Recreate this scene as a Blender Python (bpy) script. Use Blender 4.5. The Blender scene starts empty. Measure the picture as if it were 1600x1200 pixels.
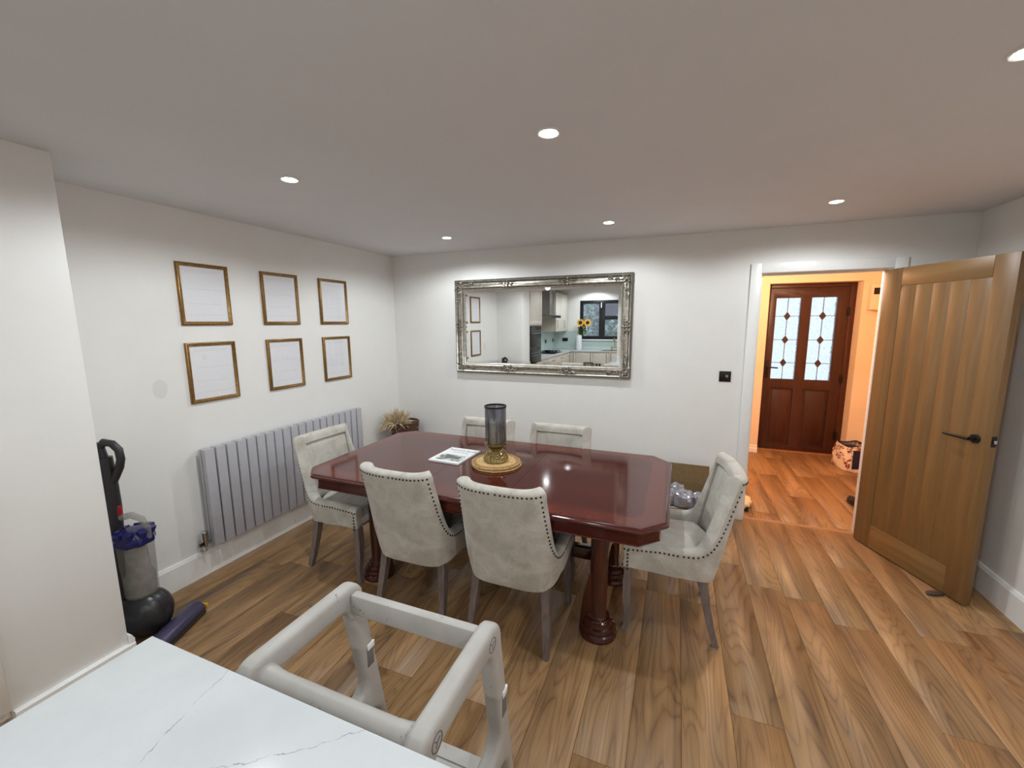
import bpy, bmesh, math, random
from mathutils import Vector, Matrix

random.seed(11)
C = bpy.context.scene.collection
S = bpy.context.scene
PI = math.pi

# ------------------------------------------------------------------ camera
cam_data = bpy.data.cameras.new('camera')
cam = bpy.data.objects.new('camera', cam_data)
C.objects.link(cam)
cam_data.sensor_width = 36.0
cam_data.lens = 643.4 * 36.0 / 1600.0
cam_data.shift_x = -4.37 / 1600.0
cam_data.shift_y = -0.89 / 1600.0
cam_data.clip_start = 0.02
RX = Vector((0.931025, 0.364903, -0.006200))
RF = Vector((-0.361815, 0.920655, -0.146575))
RU = Vector((-0.047778, 0.138708, 0.989180))
m = Matrix((RX, RU, -RF)).transposed().to_4x4()
m.translation = Vector((2.84798, -3.71681, 1.64557))
cam.matrix_world = m
S.camera = cam

# ------------------------------------------------------------------ exposure, world, lights
S.view_settings.view_transform = 'Standard'
S.view_settings.look = 'None'
S.view_settings.exposure = 0.0
S.view_settings.gamma = 1.0
S.view_settings.use_curve_mapping = False
S.cycles.max_bounces = 10
S.cycles.diffuse_bounces = 6
S.cycles.glossy_bounces = 6
S.cycles.transmission_bounces = 8
S.cycles.transparent_max_bounces = 12
S.cycles.caustics_refractive = False
S.cycles.sample_clamp_indirect = 6.0

world = bpy.data.worlds.new('overcast sky')
S.world = world
world.use_nodes = True
wn = world.node_tree.nodes
wn['Background'].inputs[0].default_value = (0.72, 0.86, 1.0, 1)
wn['Background'].inputs[1].default_value = 1.3

SPOT_W = 31.0
SPOT_COL = (0.895, 0.955, 0.985)
HALL_W = 52.0
HALL_COL = (1.0, 0.62, 0.38)
ROOM_H = 2.339
KITCHEN_H = 2.50
DOWNLIGHTS = [(1.065, -2.143), (2.37, -2.143), (3.67, -2.12), (1.05, -0.645), (2.361, -0.654), (3.68, -0.653),
              (1.06, -3.63), (2.37, -3.75), (3.67, -3.63)]
KITCHEN_LIGHTS = [(1.0, -5.5), (1.45, -5.55), (3.2, -5.5), (0.9, -6.6), (3.2, -6.6)]


def spot(x, y, z, w, col=SPOT_COL, size=166, blend=0.36):
    l = bpy.data.lights.new('downlight_beam', 'SPOT')
    l.energy = w
    l.color = col
    l.spot_size = math.radians(size)
    l.spot_blend = blend
    l.shadow_soft_size = 0.035
    o = bpy.data.objects.new('downlight_beam', l)
    o.location = (x, y, z)
    C.objects.link(o)
    return o


for (x, y) in DOWNLIGHTS:
    spot(x, y, ROOM_H - 0.015, SPOT_W * ((1.4 if x > 3 else 0.5) if y < -3 else 1.4 if x < 1.5 else 0.95))
for (x, y) in KITCHEN_LIGHTS:
    spot(x, y, KITCHEN_H - 0.015, SPOT_W * 1.15, size=160)
hl = bpy.data.lights.new('hall_lamp_glow', 'POINT')
hl.energy = HALL_W
hl.color = HALL_COL
hl.shadow_soft_size = 0.10
ho = bpy.data.objects.new('hall_lamp_glow', hl)
ho.location = (3.7, 0.95, 2.12)
C.objects.link(ho)


# ------------------------------------------------------------------ materials
def s2l(c):
    return tuple((v / 255 / 12.92) if v / 255 <= 0.04045 else ((v / 255 + 0.055) / 1.055) ** 2.4 for v in c)


class NT:
    def __init__(self, name):
        self.m = bpy.data.materials.new(name)
        self.m.use_nodes = True
        self.t = self.m.node_tree
        self.n = self.t.nodes
        self.b = self.n['Principled BSDF']

    def node(self, typ, **kw):
        n = self.n.new(typ)
        for k, v in kw.items():
            if k.startswith('i_'):
                n.inputs[int(k[2:])].default_value = v
            else:
                setattr(n, k, v)
        return n

    def link(self, a, b):
        self.t.links.new(a, b)

    def val(self, x):
        return x

    def math(self, op, a, b=None, clamp=False):
        n = self.n.new('ShaderNodeMath')
        n.operation = op
        n.use_clamp = clamp
        for i, x in enumerate((a, b)):
            if x is None:
                continue
            if isinstance(x, (int, float)):
                n.inputs[i].default_value = x
            else:
                self.link(x, n.inputs[i])
        return n.outputs[0]

    def coord(self, kind='Object', scale=(1, 1, 1), rot=(0, 0, 0), loc=(0, 0, 0)):
        tc = self.n.new('ShaderNodeTexCoord')
        mp = self.n.new('ShaderNodeMapping')
        mp.inputs['Scale'].default_value = scale
        mp.inputs['Rotation'].default_value = rot
        mp.inputs['Location'].default_value = loc
        self.link(tc.outputs[kind], mp.inputs[0])
        return mp.outputs[0]

    def noise(self, vec, scale, detail=3, rough=0.5, dist=0.0):
        n = self.n.new('ShaderNodeTexNoise')
        n.inputs['Scale'].default_value = scale
        n.inputs['Detail'].default_value = detail
        n.inputs['Roughness'].default_value = rough
        n.inputs['Distortion'].default_value = dist
        if vec is not None:
            self.link(vec, n.inputs['Vector'])
        return n.outputs[0]

    def ramp(self, fac, stops):
        r = self.n.new('ShaderNodeValToRGB')
        e = r.color_ramp.elements
        while len(e) < len(stops):
            e.new(0.5)
        for el, (p, c) in zip(e, stops):
            el.position = p
            el.color = tuple(c) + (1,) if len(c) == 3 else c
        self.link(fac, r.inputs[0])
        return r.outputs[0]

    def mix(self, fac, a, b, blend='MIX'):
        n = self.n.new('ShaderNodeMix')
        n.data_type = 'RGBA'
        n.blend_type = blend
        for sock, x in ((n.inputs[0], fac), (n.inputs[6], a), (n.inputs[7], b)):
            if isinstance(x, (int, float)):
                sock.default_value = x
            elif isinstance(x, tuple):
                sock.default_value = x + (1,) if len(x) == 3 else x
            else:
                self.link(x, sock)
        return n.outputs[2]

    def bump(self, h, strength=0.2, dist=0.01):
        b = self.n.new('ShaderNodeBump')
        b.inputs['Strength'].default_value = strength
        b.inputs['Distance'].default_value = dist
        self.link(h, b.inputs['Height'])
        self.link(b.outputs[0], self.b.inputs['Normal'])

    def set(self, **kw):
        for k, v in kw.items():
            key = k.replace('_', ' ')
            sock = self.b.inputs[key]
            if isinstance(v, (int, float, tuple)):
                sock.default_value = v + (1,) if isinstance(v, tuple) and len(v) == 3 else v
            else:
                self.link(v, sock)
        return self


def plain(name, rgb, rough=0.5, metal=0.0, var=0.06, scale=30, bump=0.0, **kw):
    n = NT(name)
    v = n.coord('Object')
    f = n.noise(v, scale, 3)
    c = s2l(rgb)
    lo = tuple(x * (1 - var) for x in c)
    hi = tuple(min(1, x * (1 + var)) for x in c)
    n.set(Base_Color=n.ramp(f, [(0.3, lo), (0.7, hi)]), Roughness=rough, Metallic=metal, **kw)
    if bump:
        n.bump(f, bump, 0.004)
    return n.m


M = {}
M['wall'] = plain('white wall emulsion', (232, 231, 228), 0.72, var=0.012, scale=6, bump=0.02)
M['ceiling'] = plain('white ceiling emulsion', (221, 221, 223), 0.8, var=0.01, scale=4)
M['trim'] = plain('white satin paint', (238, 238, 236), 0.35, var=0.01)
M['hall_wall'] = plain('cream hall emulsion', (240, 222, 196), 0.7, var=0.02, scale=5)


def floor_material(name, tint):
    n = NT(name)
    tc = n.n.new('ShaderNodeTexCoord')
    oi = n.n.new('ShaderNodeObjectInfo')
    comb = n.n.new('ShaderNodeCombineXYZ')
    n.link(n.math('MULTIPLY', oi.outputs['Random'], 37.0), comb.inputs[0])
    n.link(n.math('MULTIPLY', oi.outputs['Random'], 91.0), comb.inputs[1])
    add = n.n.new('ShaderNodeVectorMath')
    add.operation = 'ADD'
    n.link(tc.outputs['Object'], add.inputs[0])
    n.link(comb.outputs[0], add.inputs[1])

    def mapped(sx, sy):
        mp = n.n.new('ShaderNodeMapping')
        mp.inputs['Scale'].default_value = (sx, sy, 1)
        n.link(add.outputs[0], mp.inputs[0])
        return mp.outputs[0]
    big = n.noise(mapped(4.2, 0.55), 1.0, 2, 0.45, 0.5)
    sine = n.math('SINE', n.math('MULTIPLY', big, 92.0))
    rings = n.math('POWER', n.math('ABSOLUTE', sine), 0.35)          # thin dark growth lines
    fine = n.noise(mapped(110, 3.2), 1.0, 4, 0.6)
    mid = n.noise(mapped(10, 0.8), 1.0, 3, 0.5, 0.9)
    broad = n.noise(mapped(3.2, 0.5), 1.0, 2, 0.5, 0.8)
    knots = n.noise(mapped(9, 2.6), 1.0, 2, 0.5, 1.6)
    t = n.math('MULTIPLY', rings, 0.15)
    t = n.math('ADD', t, n.math('MULTIPLY', fine, 0.18))
    t = n.math('ADD', t, n.math('MULTIPLY', mid, 0.44))
    t = n.math('ADD', t, n.math('MULTIPLY', broad, 0.25))
    tone = n.math('MULTIPLY', n.math('SUBTRACT', oi.outputs['Random'], 0.5), 0.03)
    t = n.math('ADD', t, tone)
    col = n.ramp(t, [(0.37, s2l((94, 74, 55))), (0.48, s2l((132, 105, 77))), (0.58, s2l((158, 128, 94))), (0.70, s2l((184, 152, 113)))])
    dark = n.ramp(knots, [(0.64, (0, 0, 0)), (0.80, (1, 1, 1))])
    col = n.mix(n.math('MULTIPLY', dark, 0.5), col, s2l((92, 68, 50)))
    col = n.mix(1.0, col, tint, 'MULTIPLY')
    n.set(Base_Color=col, Roughness=0.40, Specular_IOR_Level=0.42)
    n.bump(fine, 0.12, 0.001)
    return n.m


M['plank'] = floor_material('brown oak plank', (0.93, 0.85, 0.745))
M['subfloor'] = plain('dark joint', (58, 40, 26), 0.9)
M['threshold'] = plain('oak threshold', (170, 120, 76), 0.45)


def grain(name, stops, sx, sy, sz, rough=0.4, coat=0.0, ring=0.18, axis_scale=1.0, bump=0.05, rnd=True, spec=0.5):
    n = NT(name)
    tc = n.n.new('ShaderNodeTexCoord')
    oi = n.n.new('ShaderNodeObjectInfo')
    comb = n.n.new('ShaderNodeCombineXYZ')
    for i, k in enumerate((13.0, 29.0, 47.0)):
        n.link(n.math('MULTIPLY', oi.outputs['Random'], k if rnd else 0.0), comb.inputs[i])
    add = n.n.new('ShaderNodeVectorMath')
    add.operation = 'ADD'
    n.link(tc.outputs['Object'], add.inputs[0])
    n.link(comb.outputs[0], add.inputs[1])

    def mp(k):
        q = n.n.new('ShaderNodeMapping')
        q.inputs['Scale'].default_value = (sx * k, sy * k, sz * k)
        n.link(add.outputs[0], q.inputs[0])
        return q.outputs[0]
    a = n.noise(mp(1.0), 1.0, 4, 0.55, 0.4)
    b = n.noise(mp(0.16), 1.0, 2, 0.5, 0.5)
    t = n.math('ADD', n.math('MULTIPLY', a, 0.6), n.math('MULTIPLY', b, 0.4))
    n.set(Base_Color=n.ramp(t, stops), Roughness=rough, Coat_Weight=coat, Coat_Roughness=0.06, Specular_IOR_Level=spec)
    n.bump(a, bump, 0.001)
    return n.m


MAHO = [(0.30, s2l((60, 21, 17))), (0.5, s2l((74, 27, 22))), (0.7, s2l((88, 35, 28)))]
M['mahogany'] = grain('polished mahogany', MAHO, 5, 60, 60, 0.10, 0.12, bump=0.015)
M['mahogany_leg'] = grain('polished mahogany upright', [(0.3, s2l((44, 15, 10))), (0.5, s2l((62, 22, 15))), (0.7, s2l((82, 33, 21)))], 60, 60, 5, 0.2, 0.6)
M['mahogany_band'] = grain('mahogany crossbanding', [(0.3, s2l((78, 28, 21))), (0.5, s2l((92, 35, 26))), (0.7, s2l((106, 43, 32)))], 8, 8, 8, 0.10, 0.12, bump=0.0)
OAK = [(0.28, s2l((106, 78, 44))), (0.5, s2l((124, 92, 53))), (0.72, s2l((140, 106, 63)))]
M['oak'] = grain('oak veneer upright', OAK, 26, 26, 1.6, 0.42, 0.0, bump=0.06)
M['oak_h'] = grain('oak veneer rail', OAK, 1.6, 26, 26, 0.42, 0.0, bump=0.06)
M['upvc'] = grain('red brown woodgrain door', [(0.3, s2l((50, 25, 18))), (0.5, s2l((64, 32, 22))), (0.7, s2l((78, 41, 28)))], 40, 40, 3, 0.4)
M['upvc_dark'] = grain('dark brown door frame', [(0.3, s2l((58, 26, 16))), (0.7, s2l((84, 38, 22)))], 40, 40, 3, 0.4)
M['black'] = plain('matt black metal', (26, 24, 23), 0.42, 0.3)
M['bronze'] = plain('dark bronze metal', (44, 36, 32), 0.35, 0.6)


def fabric():
    n = NT('taupe chenille')
    v = n.coord('Object')
    a = n.noise(v, 9, 4, 0.6, 0.8)
    f = n.noise(v, 260, 3, 0.7)
    t = n.math('ADD', n.math('MULTIPLY', a, 0.65), n.math('MULTIPLY', f, 0.35))
    n.set(Base_Color=n.ramp(t, [(0.34, s2l((164, 158, 147))), (0.5, s2l((188, 183, 173))), (0.66, s2l((208, 204, 195)))]), Roughness=0.9,
          Sheen_Weight=0.35, Sheen_Roughness=0.45, Specular_IOR_Level=0.2)
    n.bump(f, 0.35, 0.002)
    return n.m


M['fabric'] = fabric()
M['nail'] = plain('dark bronze nail', (48, 40, 36), 0.35, 0.7)
M['chair_leg'] = grain('grey washed leg', [(0.3, s2l((92, 80, 78))), (0.5, s2l((116, 103, 99))), (0.7, s2l((138, 124, 118)))], 70, 70, 6, 0.5)
n = NT('worn taupe paint')
v = n.coord('Object')
f = n.noise(v, 14, 3)
g = n.noise(v, 26, 3, 0.6)
h = n.noise(v, 120, 2, 0.6)
chip = n.math('MULTIPLY', n.ramp(g, [(0.64, (0, 0, 0)), (0.70, (1, 1, 1))]), n.ramp(h, [(0.55, (0, 0, 0)), (0.62, (1, 1, 1))]))
n.set(Base_Color=n.mix(n.math('MULTIPLY', chip, 0.75), n.ramp(f, [(0.3, s2l((170, 166, 161))), (0.7, s2l((181, 178, 173)))]), s2l((88, 84, 80))), Roughness=0.48)
M['tower'] = n.m
M['tower_dark'] = plain('grey slot', (112, 109, 106), 0.7)
M['radiator'] = plain('grey radiator enamel', (178, 177, 183), 0.38, 0.05, var=0.02)
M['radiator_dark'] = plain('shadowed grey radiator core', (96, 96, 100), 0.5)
M['radiator_gap'] = plain('radiator gap shade', (14, 14, 15), 0.9)  # near black, shade between the slats put into the colour
M['chrome'] = plain('chrome', (200, 200, 200), 0.15, 1.0)
M['gilt'] = plain('gilded frame', (136, 104, 58), 0.38, 0.65, var=0.25, scale=60, bump=0.1)
M['paper'] = plain('off white paper', (226, 226, 230), 0.8, var=0.01)
M['paper_line'] = plain('pale grey print', (215, 215, 218), 0.8, var=0.01)
M['card'] = plain('brown cardboard', (128, 102, 68), 0.8, var=0.08, scale=50)
M['quartz_base'] = None
M['cabinet'] = plain('cream cabinet paint', (214, 207, 196), 0.4, var=0.01)
M['steel'] = plain('brushed steel', (150, 147, 142), 0.32, 0.9, var=0.05)
M['dark_glass'] = plain('black oven glass', (12, 13, 18), 0.22, 0.0, Specular_IOR_Level=0.3)
M['splash'] = plain('pale green glass splashback', (190, 206, 202), 0.15, var=0.01)
M['brass'] = plain('brushed brass', (176, 150, 108), 0.3, 0.9)
M['ceramic'] = plain('white glazed ceramic', (238, 238, 240), 0.25, var=0.01)
M['black_frame'] = plain('black window frame', (16, 17, 20), 0.4)
M['petal'] = plain('yellow petal', (212, 164, 52), 0.6, var=0.15)
M['seed'] = plain('brown flower centre', (50, 26, 16), 0.8, var=0.2)
M['leaf'] = plain('green leaf', (74, 98, 44), 0.6, var=0.25)
M['bush'] = plain('grey green garden leaf', (222, 240, 230), 0.6, var=0.35, scale=8)
M['fence'] = plain('weathered garden fence', (150, 142, 150), 0.8, var=0.1)
M['lawn'] = plain('garden lawn', (96, 120, 70), 0.9, var=0.2)
M['fluff'] = plain('dried pampas', (196, 176, 142), 0.9, var=0.2)
M['basket'] = plain('dark wicker', (82, 54, 42), 0.7, var=0.25, scale=90, bump=0.3)
M['seagrass'] = plain('woven seagrass', (206, 172, 116), 0.75, var=0.30, scale=70, bump=0.5)
M['seagrass_edge'] = plain('woven seagrass edge', (160, 120, 72), 0.75, var=0.25, scale=70, bump=0.3)
M['gold'] = plain('antique gold glass', (176, 158, 112), 0.10, 0.9, var=0.1, scale=20)
M['candle'] = plain('ivory candle', (226, 222, 200), 0.5, var=0.02)
M['lens_trim'] = plain('white downlight ring', (236, 236, 232), 0.4, var=0.0)
M['navy'] = plain('navy canvas', (34, 34, 66), 0.8)
M['shoe'] = plain('black shoe leather', (24, 20, 18), 0.5)
M['cream_cloth'] = plain('cream fleece', (236, 216, 176), 0.9, var=0.08, scale=40, bump=0.4)
M['clear_plastic'] = plain('crinkled clear plastic', (176, 176, 184), 0.12, 0.35, var=0.2, scale=18, bump=0.4)
M['hoover_grey'] = plain('dark grey hoover plastic', (42, 40, 42), 0.34)
M['hoover_ball'] = plain('charcoal hoover ball', (44, 43, 45), 0.3)
M['hoover_red'] = plain('red hoover trim', (132, 26, 34), 0.35)
M['hoover_blue'] = plain('deep blue hoover plastic', (28, 28, 86), 0.22, var=0.1)
M['hoover_purple'] = plain('dusty purple hoover plastic', (62, 56, 82), 0.35, var=0.12)
M['yellow'] = plain('yellow clip', (214, 160, 50), 0.4)
M['rubber'] = plain('brown rubber', (70, 56, 50), 0.6)
M['stain'] = plain('scuffed emulsion', (221, 220, 217), 0.72, var=0.01)
M['came'] = plain('grey lead came', (96, 98, 104), 0.5, 0.3)
M['diamond'] = plain('brown coloured glass', (70, 54, 50), 0.3)


def quartz():
    n = NT('white veined quartz')
    v = n.coord('Object')
    wob = n.noise(v, 9.0, 5, 0.7)
    sep = n.n.new('ShaderNodeSeparateXYZ')
    n.link(v, sep.inputs[0])
    brk = n.noise(v, 30, 3, 0.6)
    brkc = n.ramp(brk, [(0.40, (0.05, 0.05, 0.05)), (0.58, (1, 1, 1))])
    lines = None
    for (a, b, c) in VEINS:      # a*x + b*y + c = 0 in worktop coordinates, wandering by a few centimetres
        d = n.math('ADD', n.math('MULTIPLY', sep.outputs[0], a), n.math('MULTIPLY', sep.outputs[1], b))
        d = n.math('ADD', d, c)
        d = n.math('ADD', d, n.math('MULTIPLY', n.math('SUBTRACT', wob, 0.5), 0.050))
        d = n.math('ABSOLUTE', d)
        line = n.math('SUBTRACT', 1.0, n.math('DIVIDE', d, 0.0017), clamp=True)
        line = n.math('MULTIPLY', line, brkc)
        lines = line if lines is None else n.math('MAXIMUM', lines, line)
    cloud = n.noise(v, 5, 4, 0.6)
    base = n.ramp(cloud, [(0.3, s2l((200, 205, 208))), (0.7, s2l((209, 213, 215)))])
    n.set(Base_Color=n.mix(n.math('MULTIPLY', lines, 0.75), base, s2l((112, 114, 114))), Roughness=0.14)
    return n.m


VEINS = []
for (x0, y0), (x1, y1) in (((0.262, 0.0), (0.318, -0.188)), ((0.638, 0.0), (0.451, -0.139)), ((1.05, -0.4), (0.7, -0.9)), ((0.2, -1.1), (0.55, -1.3))):
    L = math.hypot(x1 - x0, y1 - y0)
    a, b = -(y1 - y0) / L, (x1 - x0) / L
    VEINS.append((a, b, -(a * x0 + b * y0)))
M['quartz'] = quartz()


def emitter(name, col, s):
    n = NT(name)
    n.set(Base_Color=(0.9, 0.9, 0.9), Emission_Color=col, Emission_Strength=s)
    return n.m


M['lens'] = emitter('lit downlight lens', (1.0, 0.95, 0.86), 30.0)
M['hall_bulb'] = emitter('lit hall lamp', (1.0, 0.62, 0.3), 6.0)

n = NT('silver looking glass')
n.set(Base_Color=(0.93, 0.95, 0.95), Metallic=1.0, Roughness=0.0)
M['mirror'] = n.m
n = NT('antique silver frame')
v = n.coord('Object')
f = n.noise(v, 30, 4, 0.6)
n.set(Base_Color=n.ramp(f, [(0.35, s2l((168, 162, 150))), (0.65, s2l((206, 201, 190)))]), Metallic=0.8, Roughness=0.30)
n.bump(f, 0.08, 0.002)
M['silver'] = n.m
n = NT('darkened silver moulding')
n.set(Base_Color=s2l((104, 100, 92)), Metallic=0.7, Roughness=0.4)
M['silver_dark'] = n.m
n = NT('carved antique silver')
v = n.coord('Object')
f = n.noise(v, 90, 3, 0.6)
n.set(Base_Color=n.ramp(f, [(0.40, s2l((84, 80, 72))), (0.55, s2l((190, 184, 172))), (0.7, s2l((228, 224, 214)))]), Metallic=0.75, Roughness=0.25)  # crevice shade put into the colour, on the same noise as the bump
n.bump(f, 0.5, 0.004)
M['silver_carved'] = n.m


def glass(name, tint=(1, 1, 1), rough=0.0, fac=0.08):
    n = NT(name)
    tr = n.n.new('ShaderNodeBsdfTransparent')
    tr.inputs[0].default_value = tint + (1,)
    gl = n.n.new('ShaderNodeBsdfGlossy')
    gl.inputs['Roughness'].default_value = rough
    mx = n.n.new('ShaderNodeMixShader')
    # Schlick reflectance of a thin sheet, the same from either side
    lw = n.n.new('ShaderNodeNewGeometry')
    dt = n.n.new('ShaderNodeVectorMath')
    dt.operation = 'DOT_PRODUCT'
    n.link(lw.outputs['Normal'], dt.inputs[0])
    n.link(lw.outputs['Incoming'], dt.inputs[1])
    c1 = n.math('SUBTRACT', 1.0, n.math('ABSOLUTE', dt.outputs['Value']), clamp=True)
    n.link(n.math('ADD', 0.05, n.math('MULTIPLY', n.math('POWER', c1, 5.0), 0.9), clamp=True), mx.inputs[0])
    n.link(tr.outputs[0], mx.inputs[1])
    n.link(gl.outputs[0], mx.inputs[2])
    n.link(mx.outputs[0], n.n['Material Output'].inputs[0])
    return n.m


M['glazing'] = glass('clear glazing')


def smoked():
    n = NT('smoked ribbed glass')
    v = n.coord('Object', (60, 60, 5))
    f = n.noise(v, 1.0, 3, 0.6)
    sep = n.n.new('ShaderNodeSeparateXYZ')
    tc = n.n.new('ShaderNodeTexCoord')
    n.link(tc.outputs['Object'], sep.inputs[0])
    hgt = n.math('DIVIDE', n.math('SUBTRACT', sep.outputs[2], 0.11), 0.24, clamp=True)
    base = n.ramp(hgt, [(0.0, (0.82, 0.81, 0.74)), (0.45, (0.86, 0.86, 0.82)), (1.0, (0.66, 0.68, 0.74))])
    col = n.mix(n.ramp(f, [(0.38, (0, 0, 0)), (0.62, (1, 1, 1))]), (0.50, 0.51, 0.56), base)
    tr = n.n.new('ShaderNodeBsdfTransparent')
    n.link(col, tr.inputs[0])
    gl = n.n.new('ShaderNodeBsdfGlossy')
    gl.inputs['Roughness'].default_value = 0.12
    gl.inputs[0].default_value = (0.8, 0.8, 0.85, 1)
    bp = n.n.new('ShaderNodeBump')
    bp.inputs['Strength'].default_value = 0.5
    bp.inputs['Distance'].default_value = 0.004
    n.link(f, bp.inputs['Height'])
    n.link(bp.outputs[0], gl.inputs['Normal'])
    mx = n.n.new('ShaderNodeMixShader')
    mx.inputs[0].default_value = 0.14
    n.link(tr.outputs[0], mx.inputs[1])
    n.link(gl.outputs[0], mx.inputs[2])
    n.link(mx.outputs[0], n.n['Material Output'].inputs[0])
    return n.m


M['smoked'] = smoked()

n = NT('frosted rippled door glass')
v = n.coord('Object', (30, 30, 11))
f = n.noise(v, 1.0, 2, 0.5, 1.4)
rip = n.ramp(f, [(0.38, (0.97, 0.98, 1.0)), (0.47, (0.80, 0.82, 0.86)), (0.55, (0.98, 0.99, 1.0)), (0.66, (0.86, 0.88, 0.91))])  # uneven refracted light painted into the pane colour as grey bands
n.set(Base_Color=rip, Roughness=0.22, Transmission_Weight=1.0, IOR=1.3, Specular_IOR_Level=0.4)
n.bump(f, 0.7, 0.02)
M['ripple'] = n.m

n = NT('clear hoover bin')
n.set(Base_Color=s2l((150, 146, 140)), Roughness=0.12, Alpha=0.45)
M['bin'] = n.m
M['dust'] = plain('grey dust', (150, 146, 138), 0.9, var=0.2, scale=30)

n = NT('floral bag canvas')
v = n.coord('Object')
f = n.noise(v, 9, 2, 0.5, 0.6)
g = n.noise(v, 34, 3, 0.6, 1.5)
mask = n.math('MULTIPLY', n.ramp(f, [(0.46, (0, 0, 0)), (0.52, (1, 1, 1))]), n.ramp(g, [(0.46, (0, 0, 0)), (0.52, (1, 1, 1))]))
n.set(Base_Color=n.mix(mask, s2l((236, 222, 204)), s2l((120, 30, 36))), Roughness=0.8)
M['floral'] = n.m

n = NT('printed cover photo')
v = n.coord('Object')
f = n.noise(v, 34, 4, 0.6, 0.4)
n.set(Base_Color=n.ramp(f, [(0.40, s2l((60, 64, 58))), (0.5, s2l((130, 138, 126))), (0.58, s2l((206, 212, 200)))]), Roughness=0.3)
M['photo'] = n.m
M['cover'] = plain('glossy white cover', (236, 238, 240), 0.22, var=0.0)
M['ink'] = plain('grey print ink', (96, 98, 104), 0.5)


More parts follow.
